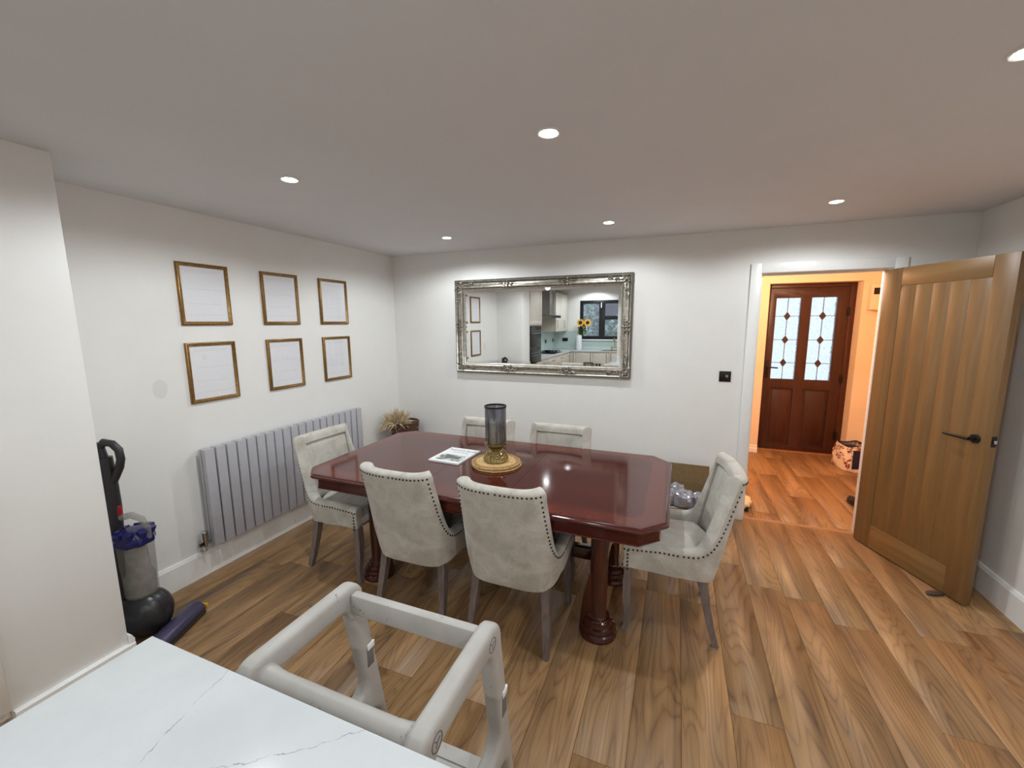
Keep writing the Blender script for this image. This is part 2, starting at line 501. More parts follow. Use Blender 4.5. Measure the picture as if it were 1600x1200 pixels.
# ------------------------------------------------------------------ mesh helpers
class MB:
    """collects shapes in one bmesh, then links it as one mesh object"""

    def __init__(self):
        self.bm = bmesh.new()

    def _add(self, verts, faces, T=None):
        vs = [self.bm.verts.new(T @ Vector(v) if T is not None else v) for v in verts]
        fs = []
        for f in faces:
            try:
                fs.append(self.bm.faces.new([vs[i] for i in f]))
            except ValueError:
                pass
        return vs, fs

    def box(self, c, s, bev=0.0, T=None, seg=2):
        hx, hy, hz = s[0] / 2, s[1] / 2, s[2] / 2
        vs, fs = self._add([(c[0] + a * hx, c[1] + b * hy, c[2] + d * hz) for a in (-1, 1) for b in (-1, 1) for d in (-1, 1)],
                           [(0, 1, 3, 2), (4, 6, 7, 5), (0, 4, 5, 1), (2, 3, 7, 6), (0, 2, 6, 4), (1, 5, 7, 3)], T)
        if bev > 0:
            es = list({e for f in fs for e in f.edges})
            bmesh.ops.bevel(self.bm, geom=es, offset=bev, segments=seg, profile=0.5, affect='EDGES')
        return self

    def b(self, x0, x1, y0, y1, z0, z1, bev=0.0, T=None, seg=2):
        return self.box(((x0 + x1) / 2, (y0 + y1) / 2, (z0 + z1) / 2), (x1 - x0, y1 - y0, z1 - z0), bev, T, seg)

    def prism(self, pts, axis, a0, a1, bev=0.0, T=None, seg=2, both=True):
        """polygon in the plane normal to axis, extruded from a0 to a1. axis x: pts (y,z); y: (x,z); z: (x,y)"""
        def P(p, a):
            return {'x': (a, p[0], p[1]), 'y': (p[0], a, p[1]), 'z': (p[0], p[1], a)}[axis]
        k = len(pts)
        vs, fs = self._add([P(p, a0) for p in pts] + [P(p, a1) for p in pts],
                           [tuple(range(k))[::-1], tuple(range(k, 2 * k))] + [(i, (i + 1) % k, k + (i + 1) % k, k + i) for i in range(k)], T)
        if bev > 0:
            es = list(set(fs[1].edges) | (set(fs[0].edges) if both else set()))
            bmesh.ops.bevel(self.bm, geom=es, offset=bev, segments=seg, profile=0.5, affect='EDGES')
        return self

    def holed(self, outer, holes, axis, a0, a1, T=None, bev=0.0, seg=2):
        """plate with holes, filled by triangulation"""
        bm2 = bmesh.new()

        def P(p, a):
            return Vector({'x': (a, p[0], p[1]), 'y': (p[0], a, p[1]), 'z': (p[0], p[1], a)}[axis])
        edges = []
        for loop in [outer] + holes:
            vs = [bm2.verts.new(P(p, a0)) for p in loop]
            for i in range(len(vs)):
                edges.append(bm2.edges.new((vs[i], vs[(i + 1) % len(vs)])))
        bmesh.ops.triangle_fill(bm2, use_beauty=True, use_dissolve=True, edges=edges)
        ext = bmesh.ops.extrude_face_region(bm2, geom=list(bm2.faces))
        d = P((0, 0), a1) - P((0, 0), a0)
        for e in ext['geom']:
            if isinstance(e, bmesh.types.BMVert):
                e.co += d
        bmesh.ops.recalc_face_normals(bm2, faces=list(bm2.faces))
        if bev > 0:
            es = [e for e in bm2.edges if len(e.link_faces) == 2 and e.calc_face_angle(0) > 1.2 and
                  abs((e.verts[0].co - e.verts[1].co).normalized().dot(d.normalized())) < 0.5]
            bmesh.ops.bevel(bm2, geom=es, offset=bev, segments=seg, profile=0.5, affect='EDGES', clamp_overlap=True)
        me = bpy.data.meshes.new('tmp')
        bm2.to_mesh(me)
        bm2.free()
        if T is not None:
            me.transform(T)
        self.bm.from_mesh(me)
        bpy.data.meshes.remove(me)
        return self

    def lathe(self, prof, c=(0, 0, 0), n=24, T=None, cap=True, wob=None):
        vs, fc = [], []
        for (r, z) in prof:
            for i in range(n):
                a = 2 * PI * i / n
                k = wob(a, r, z) if wob else 1.0
                vs.append((c[0] + r * k * math.cos(a), c[1] + r * k * math.sin(a), c[2] + z))
        for j in range(len(prof) - 1):
            for i in range(n):
                fc.append((j * n + i, j * n + (i + 1) % n, (j + 1) * n + (i + 1) % n, (j + 1) * n + i))
        if cap:
            fc.append(tuple(range(n))[::-1])
            fc.append(tuple((len(prof) - 1) * n + i for i in range(n)))
        self._add(vs, fc, T)
        return self

    def tube(self, path, r, n=10, T=None, cap=True, sq=None, up=None):
        """tube along a path; r a number or list; sq=(w,h) factors gives a box section"""
        path = [Vector(p) for p in path]
        rs = r if isinstance(r, (list, tuple)) else [r] * len(path)
        rings = []
        ref = Vector(up) if up else None
        prev = None
        for i, p in enumerate(path):
            d = (path[min(i + 1, len(path) - 1)] - path[max(i - 1, 0)]).normalized()
            if ref is not None:
                u = ref
            elif prev is not None:
                u = prev
            else:
                u = Vector((0, 0, 1)) if abs(d.z) < 0.9 else Vector((0, 1, 0))
            a = d.cross(u)
            if a.length < 1e-5:
                a = d.orthogonal()
            a.normalize()
            bb = a.cross(d).normalized()
            prev = bb
            ring = []
            if sq:
                for (sx, sy) in ((-1, -1), (1, -1), (1, 1), (-1, 1)):
                    ring.append(p + a * sx * sq[0] * rs[i] + bb * sy * sq[1] * rs[i])
            else:
                for k in range(n):
                    t = 2 * PI * k / n
                    ring.append(p + a * math.cos(t) * rs[i] + bb * math.sin(t) * rs[i])
            rings.append(ring)
        k = len(rings[0])
        vs = [v for rg in rings for v in rg]
        fc = [(j * k + i, j * k + (i + 1) % k, (j + 1) * k + (i + 1) % k, (j + 1) * k + i) for j in range(len(rings) - 1) for i in range(k)]
        if cap:
            fc += [tuple(range(k))[::-1], tuple((len(rings) - 1) * k + i for i in range(k))]
        self._add(vs, fc, T)
        return self

    def ball(self, c, r, n=12, mm=8, T=None):
        r = r if isinstance(r, (tuple, list)) else (r, r, r)
        vs, fc = [], []
        for j in range(1, mm):
            t = PI * j / mm
            for i in range(n):
                a = 2 * PI * i / n
                vs.append((c[0] + r[0] * math.sin(t) * math.cos(a), c[1] + r[1] * math.sin(t) * math.sin(a), c[2] + r[2] * math.cos(t)))
        for j in range(mm - 2):
            for i in range(n):
                fc.append((j * n + i, (j + 1) * n + i, (j + 1) * n + (i + 1) % n, j * n + (i + 1) % n))
        top = len(vs)
        vs += [(c[0], c[1], c[2] + r[2]), (c[0], c[1], c[2] - r[2])]
        for i in range(n):
            fc.append((top, i, (i + 1) % n))
            fc.append((top + 1, (mm - 2) * n + (i + 1) % n, (mm - 2) * n + i))
        self._add(vs, fc, T)
        return self

    def grid(self, fn, nu, nv, closed_u=False, T=None):
        vs = [fn(i / (nu if closed_u else nu - 1), j / (nv - 1)) for j in range(nv) for i in range(nu)]
        fc = []
        for j in range(nv - 1):
            for i in range(nu if closed_u else nu - 1):
                fc.append((j * nu + i, j * nu + (i + 1) % nu, (j + 1) * nu + (i + 1) % nu, (j + 1) * nu + i))
        self._add(vs, fc, T)
        return self

    def quad(self, a, b_, c, d, T=None):
        self._add([a, b_, c, d], [(0, 1, 2, 3)], T)
        return self

    def build(self, name, mat, parent=None, angle=35, loc=None, rot=None, kind=None, recalc=True):
        if recalc:
            bmesh.ops.recalc_face_normals(self.bm, faces=list(self.bm.faces))
        me = bpy.data.meshes.new(name)
        self.bm.to_mesh(me)
        self.bm.free()
        me.materials.append(M[mat] if isinstance(mat, str) else mat)
        me.polygons.foreach_set('use_smooth', [True] * len(me.polygons))
        me.set_sharp_from_angle(angle=math.radians(angle))
        o = bpy.data.objects.new(name, me)
        C.objects.link(o)
        if parent is not None:
            o.parent = parent
        if loc:
            o.location = loc
        if rot:
            o.rotation_euler = rot
        if kind:
            o['kind'] = kind
        return o


def tag(o, label=None, cat=None, group=None, kind=None):
    if label:
        o['label'] = label
    if cat:
        o['category'] = cat
    if group:
        o['group'] = group
    if kind:
        o['kind'] = kind
    return o


def thing(name, label, cat, loc=(0, 0, 0), rz=0.0, group=None, kind=None):
    o = bpy.data.objects.new(name, None)
    o.empty_display_size = 0.1
    o.location = loc
    o.rotation_euler = (0, 0, rz)
    C.objects.link(o)
    return tag(o, label, cat, group, kind)


def struct(o, label=None, cat=None):
    return tag(o, label, cat, None, 'structure')


def kids(o):
    return [c for c in bpy.data.objects if c.parent == o]


def copy_tree(o, parent=None):
    c = o.copy()
    C.objects.link(c)
    if parent is not None:
        c.parent = parent
    for k in kids(o):
        copy_tree(k, c)
    return c


# ------------------------------------------------------------------ room shell
XR = 4.655       # right wall
YP0, YP1, XPIL = -3.12, -2.74, 0.452
YK = -7.0        # kitchen window wall
XK = -0.2        # kitchen left wall
T_ = 0.10
DX0, DX1, DZ = 3.432, 4.208, 2.002      # doorway lining inner faces
HX0, HX1, HY = 2.5, 5.05, 2.09          # hall

fl = MB().b(-0.35, XR + 0.1, -7.15, 2.45, -0.12, -0.012).b(XR + 0.1, HX1 + 0.1, 0.0, 2.45, -0.12, -0.012).build('floor', 'subfloor')
struct(fl, 'brown oak plank floor running from the dining area into the hall', 'floor')
PW, PL = 0.196, 1.22
known = {0: -1.97, 1: -0.958, 4: -1.757, 6: -1.0}


def plank(x0, x1, y0, y1):
    g, e = 0.0004, 0.0014
    x0 += g
    x1 -= g
    y0 += g
    y1 -= g
    if x1 - x0 < 0.01 or y1 - y0 < 0.02:
        return
    cx, cy = (x0 + x1) / 2, (y0 + y1) / 2
    hx, hy = (x1 - x0) / 2, (y1 - y0) / 2
    mb = MB()
    mb._add([(-hx, -hy, -0.012), (hx, -hy, -0.012), (hx, hy, -0.012), (-hx, hy, -0.012),
             (-hx, -hy, -0.0016), (hx, -hy, -0.0016), (hx, hy, -0.0016), (-hx, hy, -0.0016),
             (-hx + e, -hy + e, 0), (hx - e, -hy + e, 0), (hx - e, hy - e, 0), (-hx + e, hy - e, 0)],
            [(8, 9, 10, 11), (4, 5, 9, 8), (5, 6, 10, 9), (6, 7, 11, 10), (7, 4, 8, 11), (0, 1, 5, 4), (1, 2, 6, 5), (2, 3, 7, 6), (3, 0, 4, 7)])
    mb.build('plank', 'plank', fl, loc=(cx, cy, 0), angle=60)


k0 = int(math.floor((XK - 3.136) / PW))
k1 = int(math.ceil((HX1 - 3.136) / PW))
for k in range(k0, k1):
    xa, xb = 3.136 + k * PW, 3.136 + (k + 1) * PW
    off = known.get(k, random.uniform(-1.2, 0))
    y = off - 6 * PL
    while y < 2.3:
        ya, yb = y, y + PL
        y += PL
        # dining room and kitchen piece
        a, b_ = max(ya, YK), min(yb, 0.035)
        if b_ > a:
            x0 = max(xa, XK if b_ < -3.0 else 0.0)
            plank(x0, min(xb, XR), a, b_)
        a, b_ = max(ya, 0.035), min(yb, 2.3)
        if b_ > a and xb > HX0:
            plank(max(xa, HX0), min(xb, HX1), a, b_)

ce = MB().b(-0.35, XR + T_, -4.4, T_, ROOM_H, ROOM_H + 0.25).b(-0.35, XR + T_, -7.15, -4.4, KITCHEN_H, KITCHEN_H + 0.09)
struct(ce.build('ceiling', 'ceiling'))
struct(MB().b(HX0 - T_, HX1 + T_, T_, 2.5, ROOM_H, ROOM_H + 0.1).build('ceiling_hall', 'hall_wall'))
struct(MB().b(-T_, 0, YP1, T_, 0, ROOM_H).build('wall_left', 'wall'))
struct(MB().b(-0.35, XPIL, YP0, YP1, 0, ROOM_H, 0.003).build('wall_left_pier', 'wall'))
struct(MB().b(-0.30, XK, YK - T_, YP0, 0, KITCHEN_H + 0.05).build('wall_kitchen_left', 'wall'))
LW = 0.03    # lining thickness
wb = MB().b(0, DX0 - LW, 0, T_, 0, ROOM_H).b(DX1 + LW, XR + 0.45, 0, T_, 0, ROOM_H).b(DX0 - LW, DX1 + LW, 0, T_, DZ + LW, ROOM_H)
struct(wb.build('wall_back', 'wall'))
struct(MB().b(XR, XR + T_, -7.1, 0, 0, KITCHEN_H + 0.05).build('wall_right', 'wall'))
WX0, WX1, WZ0, WZ1 = 0.47, 1.62, 1.20, 2.19
wk = MB().b(-0.3, WX0, YK - 0.25, YK, 0, KITCHEN_H).b(WX1, XR + T_, YK - 0.25, YK, 0, KITCHEN_H)
wk.b(WX0, WX1, YK - 0.25, YK, 0, WZ0).b(WX0, WX1, YK - 0.25, YK, WZ1, KITCHEN_H)
struct(wk.build('wall_kitchen_window', 'wall'))

# hall shell, set back front door
EX0, EX1, EZ, EY = 3.855, 4.762, 2.084, 2.29
wh = MB().b(HX0 - T_, EX0, HY, EY + 0.1, 0, ROOM_H).b(EX1, HX1 + T_, HY, EY + 0.1, 0, ROOM_H).b(EX0, EX1, HY, EY + 0.1, EZ, ROOM_H)
struct(wh.build('wall_hall_far', 'hall_wall'))
struct(MB().b(HX0 - T_, HX0, T_, HY, 0, ROOM_H).build('wall_hall_left', 'hall_wall'))
struct(MB().b(HX1, HX1 + T_, T_, HY, 0, ROOM_H).build('wall_hall_right', 'hall_wall'))
struct(MB().b(HX0, DX0 - LW, T_, T_ + 0.004, 0, ROOM_H).b(DX1 + LW, HX1, T_, T_ + 0.004, 0, ROOM_H).b(DX0 - LW, DX1 + LW, T_, T_ + 0.004, DZ + LW, ROOM_H).build('wall_hall_near', 'hall_wall'))

BT = 0.018


def baseboard(name, pts, axis, a0, a1):
    return struct(MB().prism(pts, axis, a0, a1).build(name, 'trim', angle=20))


def prof(p, s):    # p wall face coordinate, s direction into the room
    return [(p, 0), (p + s * BT, 0), (p + s * BT, 0.148), (p + s * BT * 0.75, 0.156), (p + s * BT * 0.55, 0.166), (p, 0.168)]


baseboard('baseboard_left', prof(0, 1), 'y', YP1, 0)
baseboard('baseboard_back', prof(0, -1), 'x', 0, DX0 - 0.075)
baseboard('baseboard_back_right', prof(0, -1), 'x', DX1 + 0.085, XR)
baseboard('baseboard_right', prof(XR, -1), 'y', -7.0, 0)
pp = 0.125
baseboard('baseboard_pier_side', [(XPIL, 0), (XPIL + BT + 0.004, 0), (XPIL + BT + 0.004, pp - 0.004), (XPIL + BT, pp), (XPIL, pp)], 'y', YP0 + 0.004, YP1 + BT)
baseboard('baseboard_pier_front', prof(YP1, 1), 'x', 0, XPIL + BT)
baseboard('baseboard_hall', [(HY, 0), (HY - 0.02, 0), (HY - 0.02, 0.05), (HY - 0.012, 0.06), (HY - 0.012, 0.085), (HY, 0.09)], 'x', HX0, EX0)
baseboard('baseboard_hall_right', [(HY, 0), (HY - 0.02, 0), (HY - 0.02, 0.05), (HY - 0.012, 0.06), (HY - 0.012, 0.085), (HY, 0.09)], 'x', EX1, HX1)

# door lining and architrave
AW = 0.073
df = thing('door_frame', 'white painted frame round the open doorway to the hall', 'door frame', (0, 0, 0), kind='structure')
MB().b(DX0 - LW, DX0, -0.002, T_ + 0.006, 0, DZ + LW).build('lining', 'trim', df)
MB().b(DX1, DX1 + LW, -0.002, T_ + 0.006, 0, DZ + LW).build('lining', 'trim', df)
MB().b(DX0, DX1, -0.002, T_ + 0.006, DZ, DZ + LW).build('lining', 'trim', df)
MB().b(DX0, DX0 + 0.012, 0.045, 0.075, 0, DZ - 0.012, 0.002).build('stop', 'trim', df)
MB().b(DX1 - 0.012, DX1, 0.045, 0.075, 0, DZ - 0.012, 0.002).build('stop', 'trim', df)
MB().b(DX0, DX1, 0.045, 0.075, DZ - 0.012, DZ, 0.002).build('stop', 'trim', df)
ax0, ax1, az = DX0 - 0.005, DX1 + 0.022, DZ + 0.004
MB().b(ax0 - AW, ax0, -BT, 0, 0, az + AW, 0.003).build('architrave', 'trim', df)
MB().b(ax1, ax1 + AW, -BT, 0, 0, az + AW, 0.003).build('architrave', 'trim', df)
MB().b(ax0, ax1, -BT, 0, az, az + AW, 0.003).build('architrave', 'trim', df)
MB().b(DX0 - 0.001, DX0 + 0.0015, 0.012, 0.036, 0.93, 1.0, 0).build('strike_plate', 'bronze', df)
struct(MB().prism([(0.025, -0.001), (0.07, -0.001), (0.062, 0.005), (0.033, 0.005)], 'x', DX0, DX1).build('trim_1', 'threshold'), 'thin wooden threshold strip across the hall doorway', 'trim')

# ------------------------------------------------------------------ oak door standing open
TH = -1.1745
od = thing('door_1', 'open oak veneer door with black lever handle, swung back against the right wall', 'door', (4.1677, -0.0506, 0), TH, kind='structure')
DW, DH, DT = 0.762, 1.989, 0.042
zb = 0.008
# local x along the door from the hinge, local y away from the viewer
s0, s1, r0, r1 = 0.128, 0.648, 0.178, 1.872
MB().b(0, s0, 0, DT, zb, DH, 0.0018).build('stile', 'oak', od)
MB().b(s1, DW, 0, DT, zb, DH, 0.0018).build('stile', 'oak', od)
MB().b(s0 + 0.0008, s1 - 0.0008, 0.0, DT, r1, DH, 0.0018).build('rail', 'oak_h', od)
MB().b(s0 + 0.0008, s1 - 0.0008, 0.0, DT, zb, r0, 0.0018).build('rail', 'oak_h', od)
nb = 5
w_ = (s1 - s0) / nb
for i in range(nb):
    MB().b(s0 + i * w_ + 0.0002, s0 + (i + 1) * w_ - 0.0002, 0.003, DT - 0.003, r0 - 0.004, r1 + 0.004, 0.001).build('board', 'oak', od)
# lever handle on round rose, latch plate and hinges
hx, hz = 0.690, 0.985


def lever(side):
    y0 = 0.0 if side < 0 else DT
    T = Matrix.Translation((hx, y0, hz)) @ Matrix.Rotation(PI / 2 if side < 0 else -PI / 2, 4, 'X')
    mb = MB().lathe([(0.026, 0), (0.026, 0.007), (0.024, 0.009), (0.010, 0.010), (0.010, 0.042)], n=24, T=T)
    yy = y0 + side * 0.045
    mb.tube([(hx + 0.004, yy, hz), (hx - 0.02, yy, hz), (hx - 0.07, yy + side * 0.004, hz), (hx - 0.128, yy, hz)], [0.010, 0.0095, 0.0085, 0.008], 12)
    return mb.build('lever_handle', 'black', od)


lever(-1)
lever(1)
lp = MB().b(DW, DW + 0.0015, 0.006, 0.034, hz - 0.03, hz + 0.03).build('latch_plate', 'bronze', od)
MB().b(DW + 0.0015, DW + 0.011, 0.012, 0.028, hz - 0.011, hz + 0.009, 0.003).build('latch_bolt', 'chrome', lp)
for z in (0.22, 1.0, 1.76):
    MB().lathe([(0.006, -0.045), (0.006, 0.045)], (0.012, DT + 0.004, z), 10).build('hinge', 'bronze', od)

# ------------------------------------------------------------------ front door at the end of the hall
ed = thing('door_2', 'red brown front door with two leaded rippled glass panels at the end of the hall', 'door', (EX0, EY, 0), 0, kind='structure')
W2 = EX1 - EX0
FW = 0.045
fr = MB().b(0, FW, -0.03, 0.05, 0, EZ, 0.004).b(W2 - FW - 0.015, W2, -0.03, 0.05, 0, EZ, 0.004).b(FW, W2 - FW - 0.015, -0.03, 0.05, EZ - FW, EZ, 0.004)
fr.build('frame', 'upvc_dark', ed)
GL = [(0.112, 0.370), (0.477, 0.733)]
LP = [(0.114, 0.366), (0.472, 0.736)]
gz0, gz1, lz0, lz1 = 0.922, 1.920, 0.075, 0.812


def rect(x0, x1, z0, z1):
    return [(x0, z0), (x1, z0), (x1, z1), (x0, z1)]


sash = MB().holed(rect(FW + 0.002, W2 - FW - 0.017, 0.012, EZ - FW - 0.002), [rect(a, b_, gz0, gz1) for a, b_ in GL] + [rect(a, b_, lz0, lz1) for a, b_ in LP], 'y', -0.025, 0.035, bev=0.007)
sash.build('sash', 'upvc', ed)
for a, b_ in LP:
    q = MB().b(a, b_, -0.004, 0.02, lz0, lz1)
    q.b(a + 0.03, b_ - 0.03, -0.013, 0.01, lz0 + 0.03, lz1 - 0.03, 0.008)
    q.build('lower_panel', 'upvc', ed)
for a, b_ in GL:
    fz = [gz0, gz0 + (gz1 - gz0) * 0.205, gz0 + (gz1 - gz0) * 0.49, gz0 + (gz1 - gz0) * 0.78, gz1]
    mid_ = (a + b_) / 2
    for r in range(4):
        for (p, q_) in ((a, mid_), (mid_, b_)):
            MB().b(p + 0.001, q_ - 0.001, 0.002, 0.008, fz[r] + 0.001, fz[r + 1] - 0.001).build('pane', 'ripple', ed)
    cm = MB().b(mid_ - 0.003, mid_ + 0.003, -0.001, 0.011, gz0, gz1)
    for z in fz[1:4]:
        cm.b(a, b_, -0.001, 0.011, z - 0.003, z + 0.003)
    cm.build('lead_came', 'came', ed)
    for z in fz[1:4]:
        MB().prism([(mid_, z - 0.052), (mid_ + 0.036, z), (mid_, z + 0.052), (mid_ - 0.036, z)], 'y', -0.003, 0.013).build('diamond', 'diamond', ed)
h2 = MB().b(0.052, 0.080, -0.040, -0.025, 0.93, 1.16, 0.004)
h2.tube([(0.066, -0.04, 1.07), (0.066, -0.075, 1.07), (0.10, -0.078, 1.07), (0.175, -0.076, 1.065)], 0.009, 10)
h2.build('lever_handle', 'black', ed)
MB().b(0.004, 0.028, -0.0325, -0.0295, 1.945, 2.035).build('frame_sticker', 'cream_cloth', ed)
for z in (0.25, 0.95, 1.75):
    MB().b(W2 - 0.075, W2 - 0.05, -0.045, -0.025, z - 0.05, z + 0.05, 0.004).build('hinge', 'black', ed)
MB().b(0, W2, -0.06, -0.03, 0, 0.014).build('sill', 'threshold', ed)

# ------------------------------------------------------------------ ceiling downlights
DLAB = ['lit downlight near the left edge of the ceiling, nearest the pier', 'large lit downlight in the middle of the ceiling, above the near side of the table',
        'lit downlight at the upper right edge of the photo, nearest the camera', 'lit downlight in the far left corner, above the left end of the far chairs',
        'lit downlight above the silver mirror', 'lit downlight in front of the hall doorway',
        'lit downlight over the kitchen island, left of the camera', 'lit downlight over the kitchen island, directly above the camera', 'lit downlight right of the camera by the right wall']


def make_downlight():
    r = thing('downlight', 'lit downlight', 'ceiling light', (0, 0, ROOM_H), 0, 'recessed white downlights')
    MB().lathe([(0.043, 0.0), (0.043, -0.004), (0.040, -0.006), (0.031, -0.004), (0.029, 0.006)], n=28, cap=False).build('ring', 'lens_trim', r)
    MB().lathe([(0.033, -0.0045), (0.033, -0.0055), (0.015, -0.0075)], n=24).build('lens', 'lens', r)
    return r


dl = make_downlight()
for i, (x, y) in enumerate(DOWNLIGHTS):
    o = dl if i == 0 else copy_tree(dl)
    o.location = (x, y, ROOM_H)
    o['label'] = DLAB[i]

# ------------------------------------------------------------------ big mirror on the back wall
MX0, MX1, MZ0, MZ1 = 0.767, 2.482, 1.152, 2.058
mr = thing('wall_mirror', 'large ornate silver framed mirror hanging on the back wall above the table', 'mirror', ((MX0 + MX1) / 2, 0, (MZ0 + MZ1) / 2))
mw, mh = (MX1 - MX0) / 2, (MZ1 - MZ0) / 2
profile = [(0.0, 0.0), (0.0, 0.030), (0.005, 0.043), (0.013, 0.049), (0.021, 0.044), (0.024, 0.034), (0.029, 0.028), (0.036, 0.0265), (0.044, 0.028), (0.052, 0.0335), (0.060, 0.042),
           (0.068, 0.045), (0.076, 0.042), (0.082, 0.032), (0.086, 0.026), (0.093, 0.025), (0.098, 0.019), (0.100, 0.012), (0.100, 0.006)]


def moulding(profile, w, h, cy=0.0):
    mb = MB()
    k = len(profile)
    vs = []
    for (d, t) in profile:
        vs += [(-w + d, cy - t, -h + d), (w - d, cy - t, -h + d), (w - d, cy - t, h - d), (-w + d, cy - t, h - d)]
    fc = []
    for j in range(k - 1):
        for i in range(4):
            fc.append((j * 4 + i, j * 4 + (i + 1) % 4, (j + 1) * 4 + (i + 1) % 4, (j + 1) * 4 + i))
    mb._add(vs, fc)
    return mb


moulding(profile, mw, mh).build('frame', 'silver', mr, angle=50)
moulding([(0.0235, 0.0355), (0.027, 0.0310), (0.030, 0.0285), (0.033, 0.0282)], mw, mh).build('dark_groove', 'silver_dark', mr, angle=50)
moulding([(0.0815, 0.0335), (0.0845, 0.0290), (0.0875, 0.0268)], mw, mh).build('dark_groove', 'silver_dark', mr, angle=50)
moulding([(-0.001, 0.0), (-0.001, 0.031), (0.0035, 0.044), (0.0065, 0.0475), (0.008, 0.047)], mw, mh).build('outer_bead', 'silver_dark', mr, angle=50)
gw, gh = mw - 0.099, mh - 0.099
bv = 0.024
gm = MB()
v0 = [(-gw, -0.0085, -gh), (gw, -0.0085, -gh), (gw, -0.0085, gh), (-gw, -0.0085, gh)]
v1 = [(-gw + bv, -0.0095, -gh + bv), (gw - bv, -0.0095, -gh + bv), (gw - bv, -0.0095, gh - bv), (-gw + bv, -0.0095, gh - bv)]
gm._add(v0 + v1, [(4, 5, 6, 7), (0, 1, 5, 4), (1, 2, 6, 5), (2, 3, 7, 6), (3, 0, 4, 7)])
gm.build('glass', 'mirror', mr, angle=0.5)
MB().b(-gw, gw, -0.008, -0.001, -gh, gh).build('backing', 'black', mr)


def scroll(mb, T, k=1.0):
    """a carved acanthus spray of curls about 10 cm long, along local x, z up, y to the viewer"""
    for s in (-1, 1):
        mb.tube([(s * 0.008 * k, -0.036, 0), (s * 0.022 * k, -0.042, 0.012 * k), (s * 0.038 * k, -0.041, 0.006 * k), (s * 0.036 * k, -0.040, -0.010 * k), (s * 0.022 * k, -0.04, -0.008 * k)],
                [0.005 * k, 0.006 * k, 0.0055 * k, 0.0045 * k, 0.003 * k], 6, T)
        mb.tube([(s * 0.04 * k, -0.034, -0.002 * k), (s * 0.056 * k, -0.036, 0.010 * k), (s * 0.072 * k, -0.030, 0.004 * k)], [0.004 * k, 0.005 * k, 0.002 * k], 6, T)
        mb.ball((s * 0.026 * k, -0.038, -0.022 * k), (0.010 * k, 0.006, 0.007 * k), 8, 6, T)
    mb.ball((0, -0.039, 0.0), (0.011 * k, 0.010, 0.012 * k), 10, 6, T)
    mb.ball((0, -0.038, 0.020 * k), (0.007 * k, 0.007, 0.010 * k), 8, 6, T)
    mb.ball((0, -0.038, -0.022 * k), (0.008 * k, 0.007, 0.011 * k), 8, 6, T)


cen = 0.050
for (px, pz, a) in [(-0.29, mh - cen, 0), (0.29, mh - cen, 0), (-0.29, -mh + cen, PI), (0.29, -mh + cen, PI), (-mw + cen, 0, PI / 2), (mw - cen, 0, -PI / 2)]:
    mb = MB()
    scroll(mb, Matrix.Translation((px, -0.009, pz)) @ Matrix.Rotation(a, 4, 'Y') @ Matrix.Diagonal((1, 1.15, 1, 1)), 1.25)
    mb.build('ornament', 'silver_carved', mr, angle=60)
for (sx, sz) in ((-1, 1), (1, 1), (1, -1), (-1, -1)):
    mb = MB()
    base = Matrix.Translation((sx * (mw - cen - 0.006), -0.011, sz * (mh - cen - 0.006)))
    scroll(mb, base @ Matrix.Rotation(math.atan2(-sz * 1.0, sx * 1.0) + PI / 2, 4, 'Y') @ Matrix.Diagonal((1, 1.15, 1, 1)), 1.0)
    for (dx, dz, rr) in ((-0.075, 0.0, 0), (0, -0.075, PI / 2), (-0.13, 0.012, 0), (0.012, -0.13, PI / 2)):
        T = base @ Matrix.Translation((sx * dx, 0, sz * dz)) @ Matrix.Rotation(rr, 4, 'Y')
        mb.tube([(-0.03, -0.030, 0), (-0.012, -0.038, 0.012), (0.012, -0.038, 0.010), (0.022, -0.036, -0.004), (0.008, -0.036, -0.010)], [0.003, 0.006, 0.006, 0.005, 0.003], 6, T)
        mb.ball((-0.008, -0.036, -0.008), (0.010, 0.006, 0.006), 8, 6, T)
    mb.build('corner_ornament', 'silver_carved', mr, angle=60)

# ------------------------------------------------------------------ six picture frames on the left wall
FWD, FHT = 0.3127, 0.385


def make_frame():
    r = thing('picture_frame', 'thin gilt picture frame', 'picture frame', (0, 0, 0), 0, 'gilt frames on the left wall')
    w, h = FWD / 2, FHT / 2
    prof_ = [(0, 0), (0, 0.012), (0.003, 0.017), (0.008, 0.018), (0.011, 0.014), (0.015, 0.013), (0.018, 0.015), (0.021, 0.013), (0.023, 0.008), (0.023, 0.004)]
    T = Matrix.Rotation(PI / 2, 4, 'Z')     # local -y (viewer) becomes +x

    def tr(mb):
        bmesh.ops.transform(mb.bm, matrix=T, verts=list(mb.bm.verts))
        return mb
    tr(moulding(prof_, w, h)).build('moulding', 'gilt', r, angle=50)
    tr(MB().b(-w + 0.02, w - 0.02, -0.006, -0.001, -h + 0.02, h - 0.02)).build('paper', 'paper', r)
    pl = MB()
    for i, z in enumerate((0.145, 0.135, 0.03, -0.06, -0.13)):
        pl.b(-w + 0.05, w - 0.045 - 0.02 * (i % 2), -0.0064, -0.0058, z, z + 0.004)
    tr(pl).build('print', 'paper_line', r)
    tr(MB().quad((-w + 0.021, -0.0090, -h + 0.021), (w - 0.021, -0.0090, -h + 0.021), (w - 0.021, -0.0090, h - 0.021), (-w + 0.021, -0.0090, h - 0.021))).build('glass', 'glazing', r)
    return r


